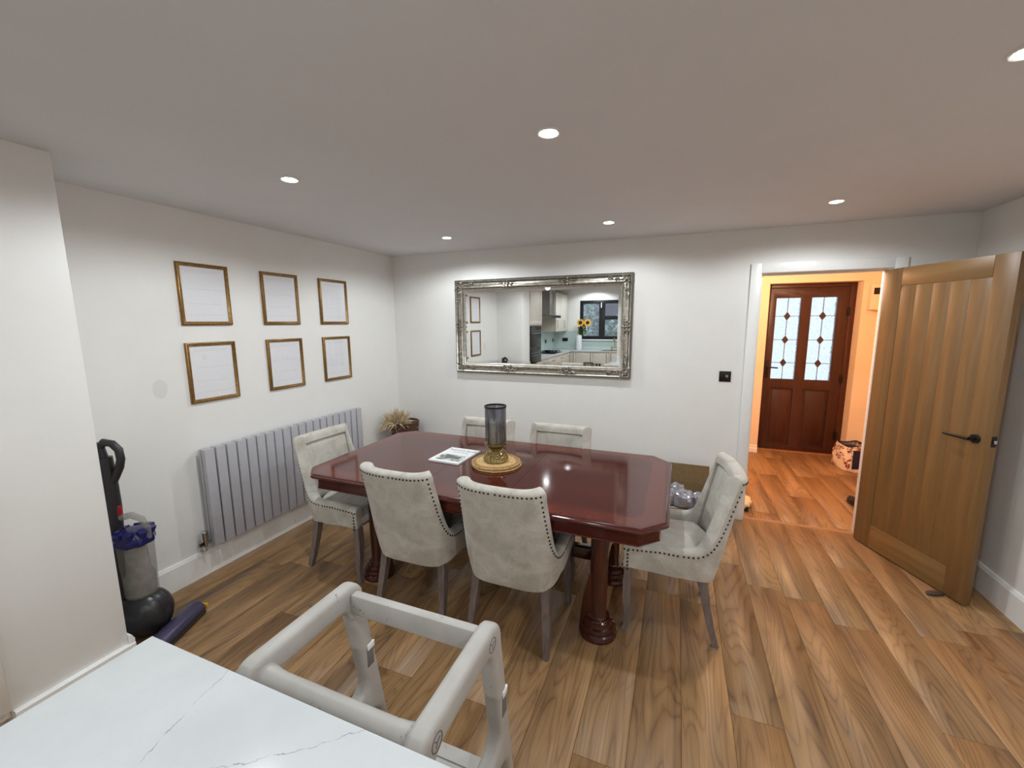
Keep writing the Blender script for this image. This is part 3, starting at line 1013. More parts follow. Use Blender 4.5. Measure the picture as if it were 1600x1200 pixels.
pf = make_frame()
FLAB = {(0, 0): 'gilt picture frame at the left of the upper row', (1, 0): 'gilt picture frame in the middle of the upper row', (2, 0): 'gilt picture frame at the right of the upper row, nearest the room corner',
        (0, 1): 'gilt picture frame at the left of the lower row', (1, 1): 'gilt picture frame in the middle of the lower row, above the radiator', (2, 1): 'gilt picture frame at the right of the lower row, nearest the room corner'}
first = True
for j, z in enumerate((1.6406, 1.1456)):
    for i, y in enumerate((-2.0819, -1.5329, -1.0065)):
        o = pf if first else copy_tree(pf)
        first = False
        o.location = (0.0005, y + FWD / 2, z + FHT / 2)
        o['label'] = FLAB[(i, j)]

tag(MB().lathe([(0.0, 0.0), (0.05, 0.0), (0.05, 0.0006)], n=24, cap=False, T=Matrix.Translation((0.0001, -2.237, 1.266)) @ Matrix.Rotation(PI / 2, 4, 'Y') @ Matrix.Diagonal((1.15, 0.75, 1, 1))).build('wall_scuff', 'stain'),
    'faint grey scuff on the white left wall below the picture frames', 'scuff mark', kind='stuff')

# ------------------------------------------------------------------ radiator
ra = thing('radiator', 'grey flat panel radiator of vertical slats on the left wall', 'radiator', (0, -2.10, 0.206))
NS, RLEN, RH = 20, 1.41, 0.652
pitch = RLEN / NS
sl = MB().b(0.062, 0.100, 0.0, pitch - 0.0105, 0, RH, 0.0035)
slat0 = sl.build('slat', 'radiator', ra)
for i in range(NS):
    o = slat0 if i == 0 else slat0.copy()
    if i:
        C.objects.link(o)
        o.parent = ra
    o.location = (0, i * pitch + 0.005, 0)
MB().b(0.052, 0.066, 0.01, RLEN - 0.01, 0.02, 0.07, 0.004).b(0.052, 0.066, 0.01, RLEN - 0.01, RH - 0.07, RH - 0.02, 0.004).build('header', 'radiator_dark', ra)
bk = MB()
for i in range(NS):
    bk.b(0.030, 0.052, i * pitch + 0.008, (i + 1) * pitch - 0.010, 0.004, RH - 0.004, 0.002)
bk.build('rear_slats', 'radiator', ra, kind='stuff')
for yb_ in (0.2, RLEN - 0.25):
    MB().b(0.001, 0.03, yb_, yb_ + 0.05, RH - 0.12, RH - 0.06).build('wall_bracket', 'radiator_dark', ra)
MB().b(0.0585, 0.0605, 0.012, RLEN - 0.012, 0.03, RH - 0.03).build('gap_shade', 'radiator_gap', ra)  # dark sheet added behind the slats to paint the shade in the gaps
vv = MB().lathe([(0.014, -0.01), (0.014, 0.03), (0.021, 0.034), (0.021, 0.088), (0.016, 0.094)], (0.055, -0.030, 0.02), 14)
vv.tube([(0.055, -0.03, 0.03), (0.055, 0.012, 0.03)], 0.010, 10)
vv.tube([(0.055, -0.03, 0.03), (0.055, -0.03, -0.02), (0.03, -0.03, -0.035), (0.002, -0.03, -0.037)], 0.008, 8)
vv.build('valve', 'chrome', ra)
MB().tube([(0.055, -0.045, 0.03), (0.055, -0.062, 0.03)], 0.011, 10).build('valve_cap', 'bronze', ra)

# ------------------------------------------------------------------ dining table
TX0, TX1, TY0, TY1, TZ = 0.750, 2.855, -1.985, -0.905, 0.76
CUT = 0.108
tb = thing('dining_table', 'long polished red mahogany dining table with cut corners on two pedestals', 'table', ((TX0 + TX1) / 2, (TY0 + TY1) / 2, 0))
hw, hd = (TX1 - TX0) / 2, (TY1 - TY0) / 2


def octo(w, d, c):
    return [(-w + c, -d), (w - c, -d), (w, -d + c), (w, d - c), (w - c, d), (-w + c, d), (-w, d - c), (-w, -d + c)]


def inset_cut(i):
    return CUT - i * (2 - math.sqrt(2))


def clip(poly, x0, x1):
    def half(p, xs, keep):
        out = []
        for i in range(len(p)):
            a, b_ = p[i], p[(i + 1) % len(p)]
            ka, kb = keep(a[0]), keep(b_[0])
            if ka:
                out.append(a)
            if ka != kb:
                t = (xs - a[0]) / (b_[0] - a[0])
                out.append((xs, a[1] + t * (b_[1] - a[1])))
        return out
    return half(half(poly, x0, lambda x: x > x0), x1, lambda x: x < x1)


def slab(poly0, layers, x0, x1):
    """stack of inset octagons (inset, z) clipped between two seams"""
    mb = MB()
    rings = []
    for (i, z) in layers:
        p = clip(octo(hw - i, hd - i, inset_cut(i)), x0, x1)
        rings.append([(a, b_, z) for a, b_ in p])
    k = len(rings[0])
    vs = [v for r in rings for v in r]
    fc = [(j * k + i, j * k + (i + 1) % k, (j + 1) * k + (i + 1) % k, (j + 1) * k + i) for j in range(len(rings) - 1) for i in range(k)]
    fc += [tuple(range(k))[::-1], tuple((len(rings) - 1) * k + i for i in range(k))]
    mb._add(vs, fc)
    return mb


EDGE = [(0.020, TZ - 0.030), (0.010, TZ - 0.028), (0.004, TZ - 0.022), (0.0, TZ - 0.015), (0.002, TZ - 0.009), (0.010, TZ - 0.007), (0.012, TZ - 0.003), (0.016, TZ)]
SEAMS = [(-2.0, -0.252), (-0.2505, 0.2505), (0.252, 2.0)]
for i, (a, b_) in enumerate(SEAMS):
    slab(None, EDGE, a, b_).build('end_leaf' if i != 1 else 'centre_leaf', 'mahogany', tb, angle=25)
# crossbanded border let into the top
o_out, o_in = octo(hw - 0.030, hd - 0.030, inset_cut(0.030)), octo(hw - 0.115, hd - 0.115, inset_cut(0.115))
for i in range(8):
    j = (i + 1) % 8
    quad_ = [o_out[i], o_out[j], o_in[j], o_in[i]]
    MB().prism(quad_, 'z', TZ - 0.001, TZ + 0.0003).build('banding', 'mahogany_band', tb)
ap = MB()
oi_, oo_ = octo(hw - 0.06, hd - 0.06, inset_cut(0.06)), octo(hw - 0.040, hd - 0.040, inset_cut(0.040))
ap.holed(oo_, [oi_], 'z', TZ - 0.098, TZ - 0.030)
ap.build('apron', 'mahogany', tb, angle=25)
bead = MB()
for i in range(8):
    j = (i + 1) % 8
    bead.tube([oo_[i] + (TZ - 0.094,), oo_[j] + (TZ - 0.094,)], 0.005, 8)
bead.build('apron_bead', 'mahogany', tb)
FOOT = [(0.099, 0.0), (0.101, 0.012), (0.096, 0.028), (0.088, 0.034), (0.088, 0.040), (0.092, 0.048), (0.088, 0.064), (0.078, 0.070), (0.076, 0.076), (0.074, 0.090), (0.064, 0.096), (0.060, 0.10)]
COLM = [(0.048, 0.10), (0.043, 0.11), (0.046, 0.30), (0.045, 0.56), (0.056, 0.575), (0.056, 0.60), (0.050, 0.605), (0.050, 0.664)]
for sx in (-1, 1):
    pd = MB()
    cx = sx * 0.722
    # panel between the columns with an arched underside
    arch = [(-0.25, 0.664), (0.25, 0.664), (0.25, 0.12)]
    for t in range(13):
        a = PI * t / 12
        arch.append((0.20 * math.cos(a), 0.12 + 0.24 * math.sin(a)))
    arch.append((-0.25, 0.12))
    pd.prism([(y, z) for y, z in arch], 'x', cx - 0.024, cx + 0.024, 0.005)
    pd.b(cx - 0.09, cx + 0.09, -0.40, 0.40, 0.645, 0.668, 0.004)
    p_ = pd.build('pedestal', 'mahogany_leg', tb)
    rim_ = MB().tube([(cx, 0.20 * math.cos(PI * t / 16), 0.12 + 0.24 * math.sin(PI * t / 16)) for t in range(17)], 0.012, 8)
    rim_.build('arch_moulding', 'mahogany_leg', p_)
    for sy in (-1, 1):
        MB().lathe(COLM, (cx, sy * 0.255, 0), 20).build('column', 'mahogany_leg', p_)
        MB().lathe(FOOT, (cx, sy * 0.255, 0), 28).build('turned_foot', 'mahogany_leg', p_, angle=25)
        # scrolled bracket on the inner side of each column
        br = []
        for t in range(9):
            u = t / 8
            br.append((cx - sx * (0.04 + 0.055 * (1 - u) ** 1.4 + 0.016 * math.sin(PI * u)), 0.03 + 0.33 * u))
        br = [(cx - sx * 0.02, 0.03)] + br + [(cx - sx * 0.02, 0.36)]
        MB().prism(br, 'y', sy * 0.255 - 0.03, sy * 0.255 + 0.03, 0.004).build('scroll_bracket', 'mahogany_leg', p_)
MB().b(-0.70, 0.70, -0.03, 0.03, 0.26, 0.33, 0.005).build('stretcher', 'mahogany_leg', tb)

# ------------------------------------------------------------------ dining chairs
ZB, ZT = 0.335, 0.905


def chair_plan(s, inset=0.0):
    """s in [-1,1], left front -> back -> right front; returns x, y"""
    a, yb, yf, yc = 0.257 - inset, -0.252 + inset, 0.235, -0.03
    u = abs(s)
    sg = 1 if s >= 0 else -1
    ls = yf - yc
    if u > 0.62:
        t = (u - 0.62) / 0.38
        x, y = a - 0.012 * t * t, yc + t * ls
    else:
        ph = (u / 0.62) * PI / 2
        p = 2.0 / 3.5
        x = a * (math.sin(ph) ** p if ph > 0 else 0)
        y = yc - (yc - yb) * (max(0.0, math.cos(ph)) ** p)
    return sg * x, y


def hem(s):
    u = abs(s)
    return ZB + 0.035 * min(1.0, max(0.0, (u - 0.3) / 0.5))


def rim(s):
    u = abs(s)
    lo, hi = 0.505, ZT
    if u < 0.36:
        return hi - 0.010 * (1 - (u / 0.36) ** 2)
    if u < 0.74:
        t = (u - 0.36) / 0.38
        k = (1 - t) ** 5.6 * min(1.0, 0.93 + t)
        return lo + 0.012 * t + (hi - lo - 0.012) * (1 if t < 0.0001 else k)
    t = (u - 0.74) / 0.26
    return lo + 0.012 - 0.014 * t


def lean(u, z):
    """the back rakes rearward with height"""
    k = max(0.0, (z - 0.40) / (ZT - 0.40))
    f = max(0.0, 1 - (u / 0.66) ** 5)
    return -0.100 * k ** 1.25 * f


def belly(z):
    # the outside tucks in at the hem
    t = (z - ZB) / 0.20
    return -0.026 * max(0.0, 1 - t) ** 2.2


def shell_pt(s, z, inset):
    x, y = chair_plan(s, inset)
    u = abs(s)
    b_ = belly(z) if inset < 0.01 else 0
    if u < 0.62:
        d = math.hypot(x, y + 0.03) or 1
        x += x / d * b_
        y += (y + 0.03) / d * b_
    else:
        x += (1 if s > 0 else -1) * b_ * 0.7
    k = max(0.0, (z - 0.5) / 0.4)
    x *= 1 + 0.022 * k
    return (x, y + lean(u, z), z)


ch = thing('dining_chair', 'chair', 'chair', (0, 0, 0), 0, 'taupe upholstered dining chairs round the table')
TK = 0.060
PS, PB = 0.335, 0.052           # sunk panel: half width in s, depth of the border below the rim


def sunk(s, z):
    """how far the inner face is let in behind the padded border (0..1)"""
    e1 = (PS - abs(s)) / 0.02
    e2 = (rim(s) - PB - z) / 0.012
    return max(0.0, min(1.0, min(e1, e2)))


half = [0.0, 0.03, 0.06, 0.09, 0.12, 0.15, 0.18, 0.21, 0.24, 0.27, 0.30, 0.315, 0.325, 0.335, 0.345, 0.353, 0.36, 0.3605, 0.365, 0.37, 0.376, 0.383, 0.391, 0.40, 0.41, 0.42,
        0.431, 0.443, 0.456, 0.47, 0.485, 0.50, 0.52, 0.54, 0.56, 0.585, 0.61, 0.64, 0.67, 0.70, 0.74, 0.78, 0.82, 0.86, 0.90, 0.94, 0.97, 1.0]
SL = [-v for v in half[:0:-1]] + half
rows = 14


def column_pts(s):
    zt = rim(s)
    zb_ = hem(s)
    pts = []
    for j in range(rows):
        pts.append(shell_pt(s, zb_ + (zt - 0.022 - zb_) * j / (rows - 1), 0.0))
    for k in range(1, 8):
        a = PI * k / 8
        ins = TK / 2 - TK / 2 * math.cos(a)
        pts.append(shell_pt(s, zt - 0.022 + 0.022 * math.sin(a), max(ins, 0.0101) if k > 1 else ins))
    zs = [zt - 0.022, zt - 0.036, zt - 0.046, zt - 0.052, zt - 0.058, zt - 0.064, zt - 0.072]
    zs += [zs[-1] + (0.40 - zs[-1]) * j / 8 for j in range(1, 9)]
    for z in zs:
        z = max(z, 0.40)
        pts.append(shell_pt(s, z, TK - 0.024 * sunk(s, z)))
    return pts


cols = [column_pts(s_) for s_ in SL]
mb = MB()
kk = len(cols[0])
nc = len(cols)
vs = [p for c in cols for p in c]
fc = [(i * kk + j, i * kk + j + 1, (i + 1) * kk + j + 1, (i + 1) * kk + j) for i in range(nc - 1) for j in range(kk - 1)]
fc += [tuple(range(kk)), tuple((nc - 1) * kk + j for j in range(kk))[::-1]]
fc.append(tuple(i * kk for i in range(nc)))          # hem underneath
mb._add(vs, fc)
mb.build('shell', 'fabric', ch, angle=60)


# padded inner back let into the border
def inner_pt(u, v):
    s = -(PS - 0.012) + 2 * (PS - 0.012) * u
    z0, z1 = 0.44, rim(s) - PB - 0.007
    z = z0 + (z1 - z0) * v
    e = min(u, 1 - u) / 0.05
    f = min(v, 1 - v) / 0.05
    k = min(1.0, e) ** 0.5 * min(1.0, f) ** 0.5
    return shell_pt(s, z, TK - 0.024 + 0.016 * k)


MB().grid(inner_pt, 40, 26).build('back_cushion', 'fabric', ch, angle=70)


def seat_pt(u, v):
    x = (-1 + 2 * u) * 0.198
    y = -0.205 + 0.440 * v
    e = min(1.0, min(u, 1 - u) / 0.10)
    f = min(1.0, min(v + 0.05, 1 - v) / 0.09)
    z = 0.425 + 0.052 * math.sqrt(max(0.0, 1 - (1 - e) ** 2)) * math.sqrt(max(0.0, 1 - (1 - f) ** 2)) + 0.012 * math.sin(PI * u) * math.sin(PI * min(1, v))
    if y < -0.05:
        lim = 0.198 * max(0.25, 1 - ((-0.05 - y) / 0.16) ** 3) if y > -0.21 else 0.05
        x = max(-lim, min(lim, x))
    return (x, y, z)


st = MB().grid(seat_pt, 24, 22)
st.b(-0.20, 0.20, 0.10, 0.236, 0.371, 0.43, 0.006)
st.build('seat', 'fabric', ch, angle=70)

# nail head trim: along the top of the back, down the sides, along the arms and round the front rail
nm = MB()


def nail(p, nrm):
    nrm = Vector(nrm).normalized()
    T = Matrix.Translation(Vector(p)) @ nrm.to_track_quat('Z', 'Y').to_matrix().to_4x4()
    nm.lathe([(0.0058, -0.001), (0.0052, 0.0020), (0.0026, 0.0036)], n=6, T=T)


# rim polyline unrolled to (arc length, z), then offset inwards so the nails follow the edge at an even distance
NP = 900
ss = [-1 + 2 * i / NP for i in range(NP + 1)]
arc_ = [0.0]
for i in range(NP):
    p, q = chair_plan(ss[i]), chair_plan(ss[i + 1])
    arc_.append(arc_[-1] + math.hypot(q[0] - p[0], q[1] - p[1]))
line = [(arc_[i], rim(ss[i])) for i in range(NP + 1)]
offs = []
for i in range(NP + 1):
    a, b_ = line[max(0, i - 2)], line[min(NP, i + 2)]
    d = Vector((b_[0] - a[0], b_[1] - a[1])).normalized()
    offs.append((line[i][0] + d.y * 0.028, line[i][1] - d.x * 0.028))
last = None
import bisect
for (L_, z) in offs:
    if not (0 <= L_ <= arc_[-1]):
        continue
    i = min(NP, bisect.bisect_left(arc_, L_))
    s_ = ss[i]
    if z > rim(s_) - 0.020 or min((L_ - a) ** 2 + (z - b_) ** 2 for a, b_ in line[max(0, i - 160):i + 160:2]) < 0.0268 ** 2:
        continue
    p = Vector(shell_pt(s_, z, 0.0))
    if last is None or (p - last).length > 0.0205:
        nail(p, p - Vector(shell_pt(s_, z, 0.03)))
        last = p
for sx in (-1, 1):
    for i in range(6):
        nail((sx * 0.2445, 0.215, 0.468 - i * 0.0205), (sx, 0, 0))
for i in range(19):
    nail((-0.19 + i * 0.0211, 0.2365, 0.384), (0, 1, 0))
nm.build('nail_trim', 'nail', ch, kind='stuff')


def leg(front, sx):
    if front:
        path = [(sx * 0.205, 0.205, 0.37), (sx * 0.207, 0.214, 0.28), (sx * 0.209, 0.214, 0.19), (sx * 0.211, 0.206, 0.10), (sx * 0.214, 0.212, 0.03), (sx * 0.215, 0.222, 0.0)]
        rs = [0.0215, 0.021, 0.019, 0.016, 0.0145, 0.0155]
    else:
        path = [(sx * 0.185, -0.150, 0.40), (sx * 0.192, -0.163, 0.30), (sx * 0.200, -0.180, 0.20), (sx * 0.208, -0.205, 0.09), (sx * 0.215, -0.232, 0.0)]
        rs = [0.0215, 0.021, 0.019, 0.0165, 0.0145]
    return MB().tube(path, rs, sq=(1, 1), up=(0, 1, 0)).build('leg', 'chair_leg', ch, angle=50)


for front in (True, False):
    for sx in (-1, 1):
        leg(front, sx)

CH = [  # x, y, rotation (0 faces +y)
    (1.512, -1.745, 0.0, 'near left dining chair with its studded back to the camera, pushed in beside the magazine'),
    (2.107, -1.747, 0.0, 'near right dining chair with its studded back to the camera, closest chair to the camera'),
    (2.858, -1.392, PI / 2 + 0.074, 'dining chair at the right end of the table by the doorway, its seat in view'),
    (0.818, -1.585, -PI / 2 - 0.04, 'dining chair at the left end of the table in front of the radiator'),
    (1.497, -1.140, PI, 'far left dining chair against the back wall side, half hidden by the candle holder'),
    (2.083, -1.140, PI, 'far right dining chair against the back wall side, only its top showing beyond the table'),
]
for i, (x, y, r, lab) in enumerate(CH):
    o = ch if i == 0 else copy_tree(ch)
    o.location = (x, y, 0)
    o.rotation_euler = (0, 0, r)
    o['label'] = lab

# ------------------------------------------------------------------ on the table
MATC = (1.822, -1.437)
zmat = TZ + 0.0006
LAB = ['round woven seagrass placemat at the bottom of the stack on the table', 'round woven seagrass placemat in the middle of the stack on the table', 'round woven seagrass placemat on top of the stack, under the candle holder']
for i in range(3):
    r0_ = 0.152 + (0.004, -0.003, 0.002)[i]
    pr_ = [(0.0, 0.0), (r0_ - 0.004, 0.0), (r0_, 0.003), (r0_ - 0.002, 0.0075)]
    nrg = 13
    for k in range(nrg):
        ra_ = (r0_ - 0.006) * (1 - k / nrg)
        rb_ = (r0_ - 0.006) * (1 - (k + 0.5) / nrg)
        pr_ += [(ra_, 0.0065), (rb_, 0.0083)]
    ph = i * 1.3
    mat = MB().lathe(pr_, n=56, cap=False, wob=lambda a, r, z, ph=ph: 1 + (0.008 * math.sin(9 * a + ph) + 0.006 * math.sin(23 * a + 2 * ph)) * (1 if r > 0.13 else 0))
    o = mat.build('placemat', 'seagrass', None, angle=70, loc=(MATC[0] + (0.004, -0.004, 0.0)[i], MATC[1] + (0.003, -0.002, 0)[i], zmat + i * 0.0086))
    tag(o, LAB[i], 'placemat', 'stacked seagrass placemats')
    rimb = MB().lathe([(0.150, 0.0068), (0.148, 0.0094), (0.128, 0.0094), (0.126, 0.0079)], n=48, cap=False)
    rimb.build('woven_band', 'seagrass_edge', o)
zc = zmat + 3 * 0.0086 + 0.0008
cv = thing('candle_holder', 'tall smoked glass hurricane candle holder on a gold studded foot, on the placemats', 'candle holder', (MATC[0], MATC[1] - 0.0, zc))
ft = MB().lathe([(0.072, 0.0), (0.078, 0.004), (0.078, 0.010), (0.072, 0.022), (0.058, 0.046), (0.046, 0.062), (0.038, 0.072), (0.040, 0.078), (0.052, 0.084), (0.056, 0.090), (0.050, 0.094), (0.062, 0.100), (0.071, 0.106), (0.071, 0.112), (0.062, 0.113)], n=32)
fo = ft.build('foot', 'gold', cv, angle=40)
st_ = MB()
for j, (rr, zz, nn_) in enumerate([(0.0735, 0.018, 22), (0.0665, 0.032, 20), (0.0575, 0.047, 18), (0.049, 0.059, 16)]):
    for i in range(nn_):
        a = 2 * PI * (i + 0.5 * (j % 2)) / nn_
        st_.ball((rr * math.cos(a), rr * math.sin(a), zz), 0.0075, 8, 6)
st_.build('studs', 'gold', cv, kind='stuff')
MB().lathe([(0.058, 0.113), (0.064, 0.116), (0.066, 0.13), (0.066, 0.345), (0.0635, 0.345), (0.0635, 0.13), (0.056, 0.118)], n=36, cap=False).build('glass_cylinder', 'smoked', cv)
MB().lathe([(0.0630, 0.341), (0.0685, 0.341), (0.0695, 0.346), (0.0685, 0.351), (0.0630, 0.351), (0.0630, 0.341)], n=36, cap=False).build('rim', 'black', cv)
cd = MB().lathe([(0.038, 0.114), (0.038, 0.240), (0.034, 0.246), (0.008, 0.243)], n=24)
cdl = cd.build('candle', 'candle', cv)
MB().tube([(0, 0, 0.240), (0.001, 0, 0.254)], 0.0012, 6).build('wick', 'black', cdl)

mg = thing('magazine', 'white magazine with a grey cover photograph lying beside the placemats', 'magazine', (1.498, -1.388, TZ + 0.0007), 0.0)
# corners (world, minus centre)
mc = [(1.383 - 1.498, -1.518 + 1.388), (1.613 - 1.498, -1.549 + 1.388), (1.619 - 1.498, -1.243 + 1.388), (1.377 - 1.498, -1.238 + 1.388)]
mc = [(-0.113, -0.143), (0.113, -0.143), (0.113, 0.143), (-0.113, 0.143)]
mg.rotation_euler = (0, 0, -0.045)
MB().prism([(a * 0.985, b_ * 0.99) for a, b_ in mc], 'z', 0.0006, 0.0078).build('pages', 'paper', mg)
MB().prism(mc, 'z', 0.0078, 0.0086).b(-0.113, 0.113, -0.143, 0.143, 0, 0.0006).b(-0.1138, -0.113, -0.143, 0.143, 0, 0.0086).build('cover', 'cover', mg)
MB().prism([(-0.085, -0.112), (0.098, -0.112), (0.098, 0.0), (-0.085, 0.0)], 'z', 0.0086, 0.0089).build('cover_photo', 'photo', mg)
pm = MB().b(-0.04, 0.07, -0.075, -0.02, 0.0089, 0.0091)
pm.build('photo_shade', 'ink', mg)


def text(body, size, loc, mat, parent, rot=(0, 0, 0), name='lettering', depth=0.0002):
    cu = bpy.data.curves.new(name, 'FONT')
    cu.body = body
    cu.size = size
    cu.extrude = depth
    cu.align_x = 'CENTER'
    tmp = bpy.data.objects.new(name, cu)
    C.objects.link(tmp)
    dg = bpy.context.evaluated_depsgraph_get()
    me = bpy.data.meshes.new_from_object(tmp.evaluated_get(dg))
    bpy.data.objects.remove(tmp)
    me.materials.clear()
    me.materials.append(M[mat])
    o = bpy.data.objects.new(name, me)
    C.objects.link(o)
    o.parent = parent
    o.location = loc
    o.rotation_euler = rot
    return o


text('Premium Books', 0.034, (0.012, 0.086, 0.0089), 'ink', mg)
text('the new collection', 0.016, (0.012, 0.050, 0.0089), 'ink', mg)

# ------------------------------------------------------------------ dimmer switch
sw = thing('light_switch', 'square black dimmer switch on the back wall beside the doorway', 'switch', (3.225, 0, 1.200))
MB().b(-0.043, 0.043, -0.006, 0, -0.043, 0.043, 0.002).build('plate', 'bronze', sw)
T = Matrix.Translation((0.012, -0.006, 0.004)) @ Matrix.Rotation(PI / 2, 4, 'X')
MB().lathe([(0.012, 0), (0.011, 0.014), (0.009, 0.016)], n=18, T=T).build('knob', 'steel', sw)
T = Matrix.Translation((-0.016, -0.006, 0.004)) @ Matrix.Rotation(PI / 2, 4, 'X')
MB().lathe([(0.012, 0), (0.011, 0.014), (0.009, 0.016)], n=18, T=T).build('knob', 'bronze', sw)

# ------------------------------------------------------------------ dried grass planter in the corner
bp = thing('planter', 'tapered dark wicker planter of dried pampas grass in the far left corner', 'planter', (0.235, -0.225, 0))
MB().lathe([(0.09, 0), (0.10, 0.02), (0.125, 0.35), (0.145, 0.60), (0.150, 0.63), (0.142, 0.635), (0.132, 0.60), (0.0, 0.56)], n=28).build('basket', 'basket', bp)
gr = MB()
rg = random.Random(4)
for i in range(420):
    a = rg.uniform(0, 2 * PI)
    tilt = rg.uniform(0.05, 1.25)
    L = rg.uniform(0.12, 0.20) if tilt < 0.8 else rg.uniform(0.12, 0.20)
    bx, by = rg.uniform(-0.08, 0.03), rg.uniform(-0.10, 0.02)
    d = Vector((math.sin(tilt) * math.cos(a), math.sin(tilt) * math.sin(a), math.cos(tilt)))
    p0 = Vector((bx - 0.03, by - 0.02, 0.585))
    p1 = p0 + d * L * 0.5
    p2 = p0 + d * L + Vector((0, 0, -0.06 * tilt * tilt))
    if p2.x < -0.19:
        p2.x = -0.19
    if p2.y > 0.19:
        p2.y = 0.19
    gr.tube([p0, p1, p2], [0.003, 0.007, 0.001], 4)
gr.build('pampas', 'fluff', bp, kind='stuff')

# ------------------------------------------------------------------ cardboard box behind the right end chair
bx = thing('cardboard_box', 'open brown cardboard box of clear packets on the floor behind the right end chair', 'box', (2.94, -0.24, 0))
bw, bd, bh = 0.21, 0.165, 0.30
fh = 0.19
MB().b(-bw, bw, -bd, bd, 0, 0.005).b(-bw, bw, -bd, -bd + 0.005, 0, fh).b(-bw, bw, bd - 0.005, bd, 0, bh).b(-bw, -bw + 0.005, -bd, bd, 0, bh).b(bw - 0.005, bw, -bd, bd, 0, bh).build('carton', 'card', bx)
Tf = Matrix.Translation((0, bd - 0.003, bh)) @ Matrix.Rotation(-0.06, 4, 'X')
MB().b(-bw, bw, -0.002, 0.002, 0, 0.15, T=Tf).build('flap', 'card', bx)
Tf = Matrix.Translation((0, -bd + 0.002, fh)) @ Matrix.Rotation(PI - 0.25, 4, 'X')
MB().b(-bw, bw, -0.002, 0.002, 0, 0.13, T=Tf).build('flap', 'card', bx)
rp = random.Random(9)
for i, (x, y, z, sx, sy, sz, rz) in enumerate([(2.83, -0.31, 0.245, 0.075, 0.06, 0.06, 0.3), (2.955, -0.33, 0.248, 0.080, 0.065, 0.062, -0.2), (3.068, -0.31, 0.238, 0.052, 0.06, 0.056, 0.5), (2.90, -0.19, 0.255, 0.065, 0.055, 0.055, 1.0)]):
    def pk(u, v, sx=sx, sy=sy, sz=sz):
        a, b_ = 2 * PI * u, PI * v
        q = 1 + 0.10 * math.sin(3 * a + 3 * b_ + i) + 0.07 * math.sin(7 * b_ - 4 * a)
        cs = lambda t: math.copysign(abs(math.cos(t)) ** 0.6, math.cos(t))
        sn = lambda t: math.copysign(abs(math.sin(t)) ** 0.6, math.sin(t))
        return (sx * q * cs(a) * sn(b_), sy * q * sn(a) * sn(b_), sz * q * cs(b_))
    o = MB().grid(pk, 20, 12, closed_u=True).build('plastic_packet', 'clear_plastic', None, angle=20, loc=(x, y, z), rot=(0.1, 0.1, rz))
    tag(o, ['crumpled clear plastic packet at the left of the cardboard box, half behind the table edge', 'largest crumpled clear plastic packet, in the middle of the cardboard box', 'small crumpled clear packet at the right end of the cardboard box',
            'crumpled clear packet at the back of the cardboard box under the raised flap'][i], 'packet', 'clear packets in the cardboard box')
tag(MB().b(-0.16, 0.16, -0.13, 0.13, 0, 0.17, 0.01).build('wrapped_parcel', 'paper', None, loc=(2.95, -0.24, 0.006)), 'white wrapped parcel at the bottom of the cardboard box beneath the packets', 'parcel')

# ------------------------------------------------------------------ door wedge on the floor
dwg = MB().ball((0, 0, 0.008), (0.052, 0.022, 0.010), 16, 8).build('door_wedge', 'rubber', None, loc=(4.372, -0.672, 0.002), rot=(0, 0, 0.35))
tag(dwg, 'flat dark rubber wedge on the floor at the foot of the oak door', 'door wedge')

# ------------------------------------------------------------------ island with quartz worktop
IX0, IX1, IY0, IY1, IZ = 1.729, 2.66, -5.45, -3.217, 0.92
wt = MB().b(0, IX1 - IX0, IY0 - IY1, 0, -0.020, 0, 0.0018).build('worktop', 'quartz', None, loc=(IX0, IY1, IZ))
tag(wt, 'white quartz worktop with thin grey veins in the near foreground', 'worktop')
isl = thing('island_cabinet', 'cream island cabinet beneath the white quartz worktop', 'cabinet', (IX0 + 0.03, IY0 + 0.03, 0))
iw, idp = IX1 - IX0 - 0.06, IY1 - IY0 - 0.36
MB().b(0, iw, 0, idp, 0.10, IZ - 0.0205).build('carcass', 'cabinet', isl)
MB().b(0.05, iw - 0.05, 0.05, idp - 0.05, 0, 0.10).build('plinth', 'cabinet', isl)
for i in range(3):
    w3 = idp / 3
    d = MB().b(-0.02, 0, i * w3 + 0.002, (i + 1) * w3 - 0.002, 0.11, IZ - 0.026, 0.002).build('door', 'cabinet', isl)
    MB().tube([(-0.02, (i + 1) * w3 - 0.05, 0.62), (-0.045, (i + 1) * w3 - 0.05, 0.63), (-0.045, (i + 1) * w3 - 0.05, 0.79), (-0.02, (i + 1) * w3 - 0.05, 0.80)], 0.005, 8).build('handle', 'brass', d)

# ------------------------------------------------------------------ toddler tower beside the island
TWX0, TWX1 = 1.968, 2.462
tw = thing('toddler_tower', 'taupe painted wooden toddler step tower standing against the worktop', 'step stool', ((TWX0 + TWX1) / 2, -3.03, 0))
hx_ = (TWX1 - TWX0) / 2
SW = 0.046


def arc(cy, cz, r, a0, a1, n=6):
    return [(cy + r * math.cos(math.radians(a0 + (a1 - a0) * i / n)), cz + r * math.sin(math.radians(a0 + (a1 - a0) * i / n))) for i in range(n + 1)]


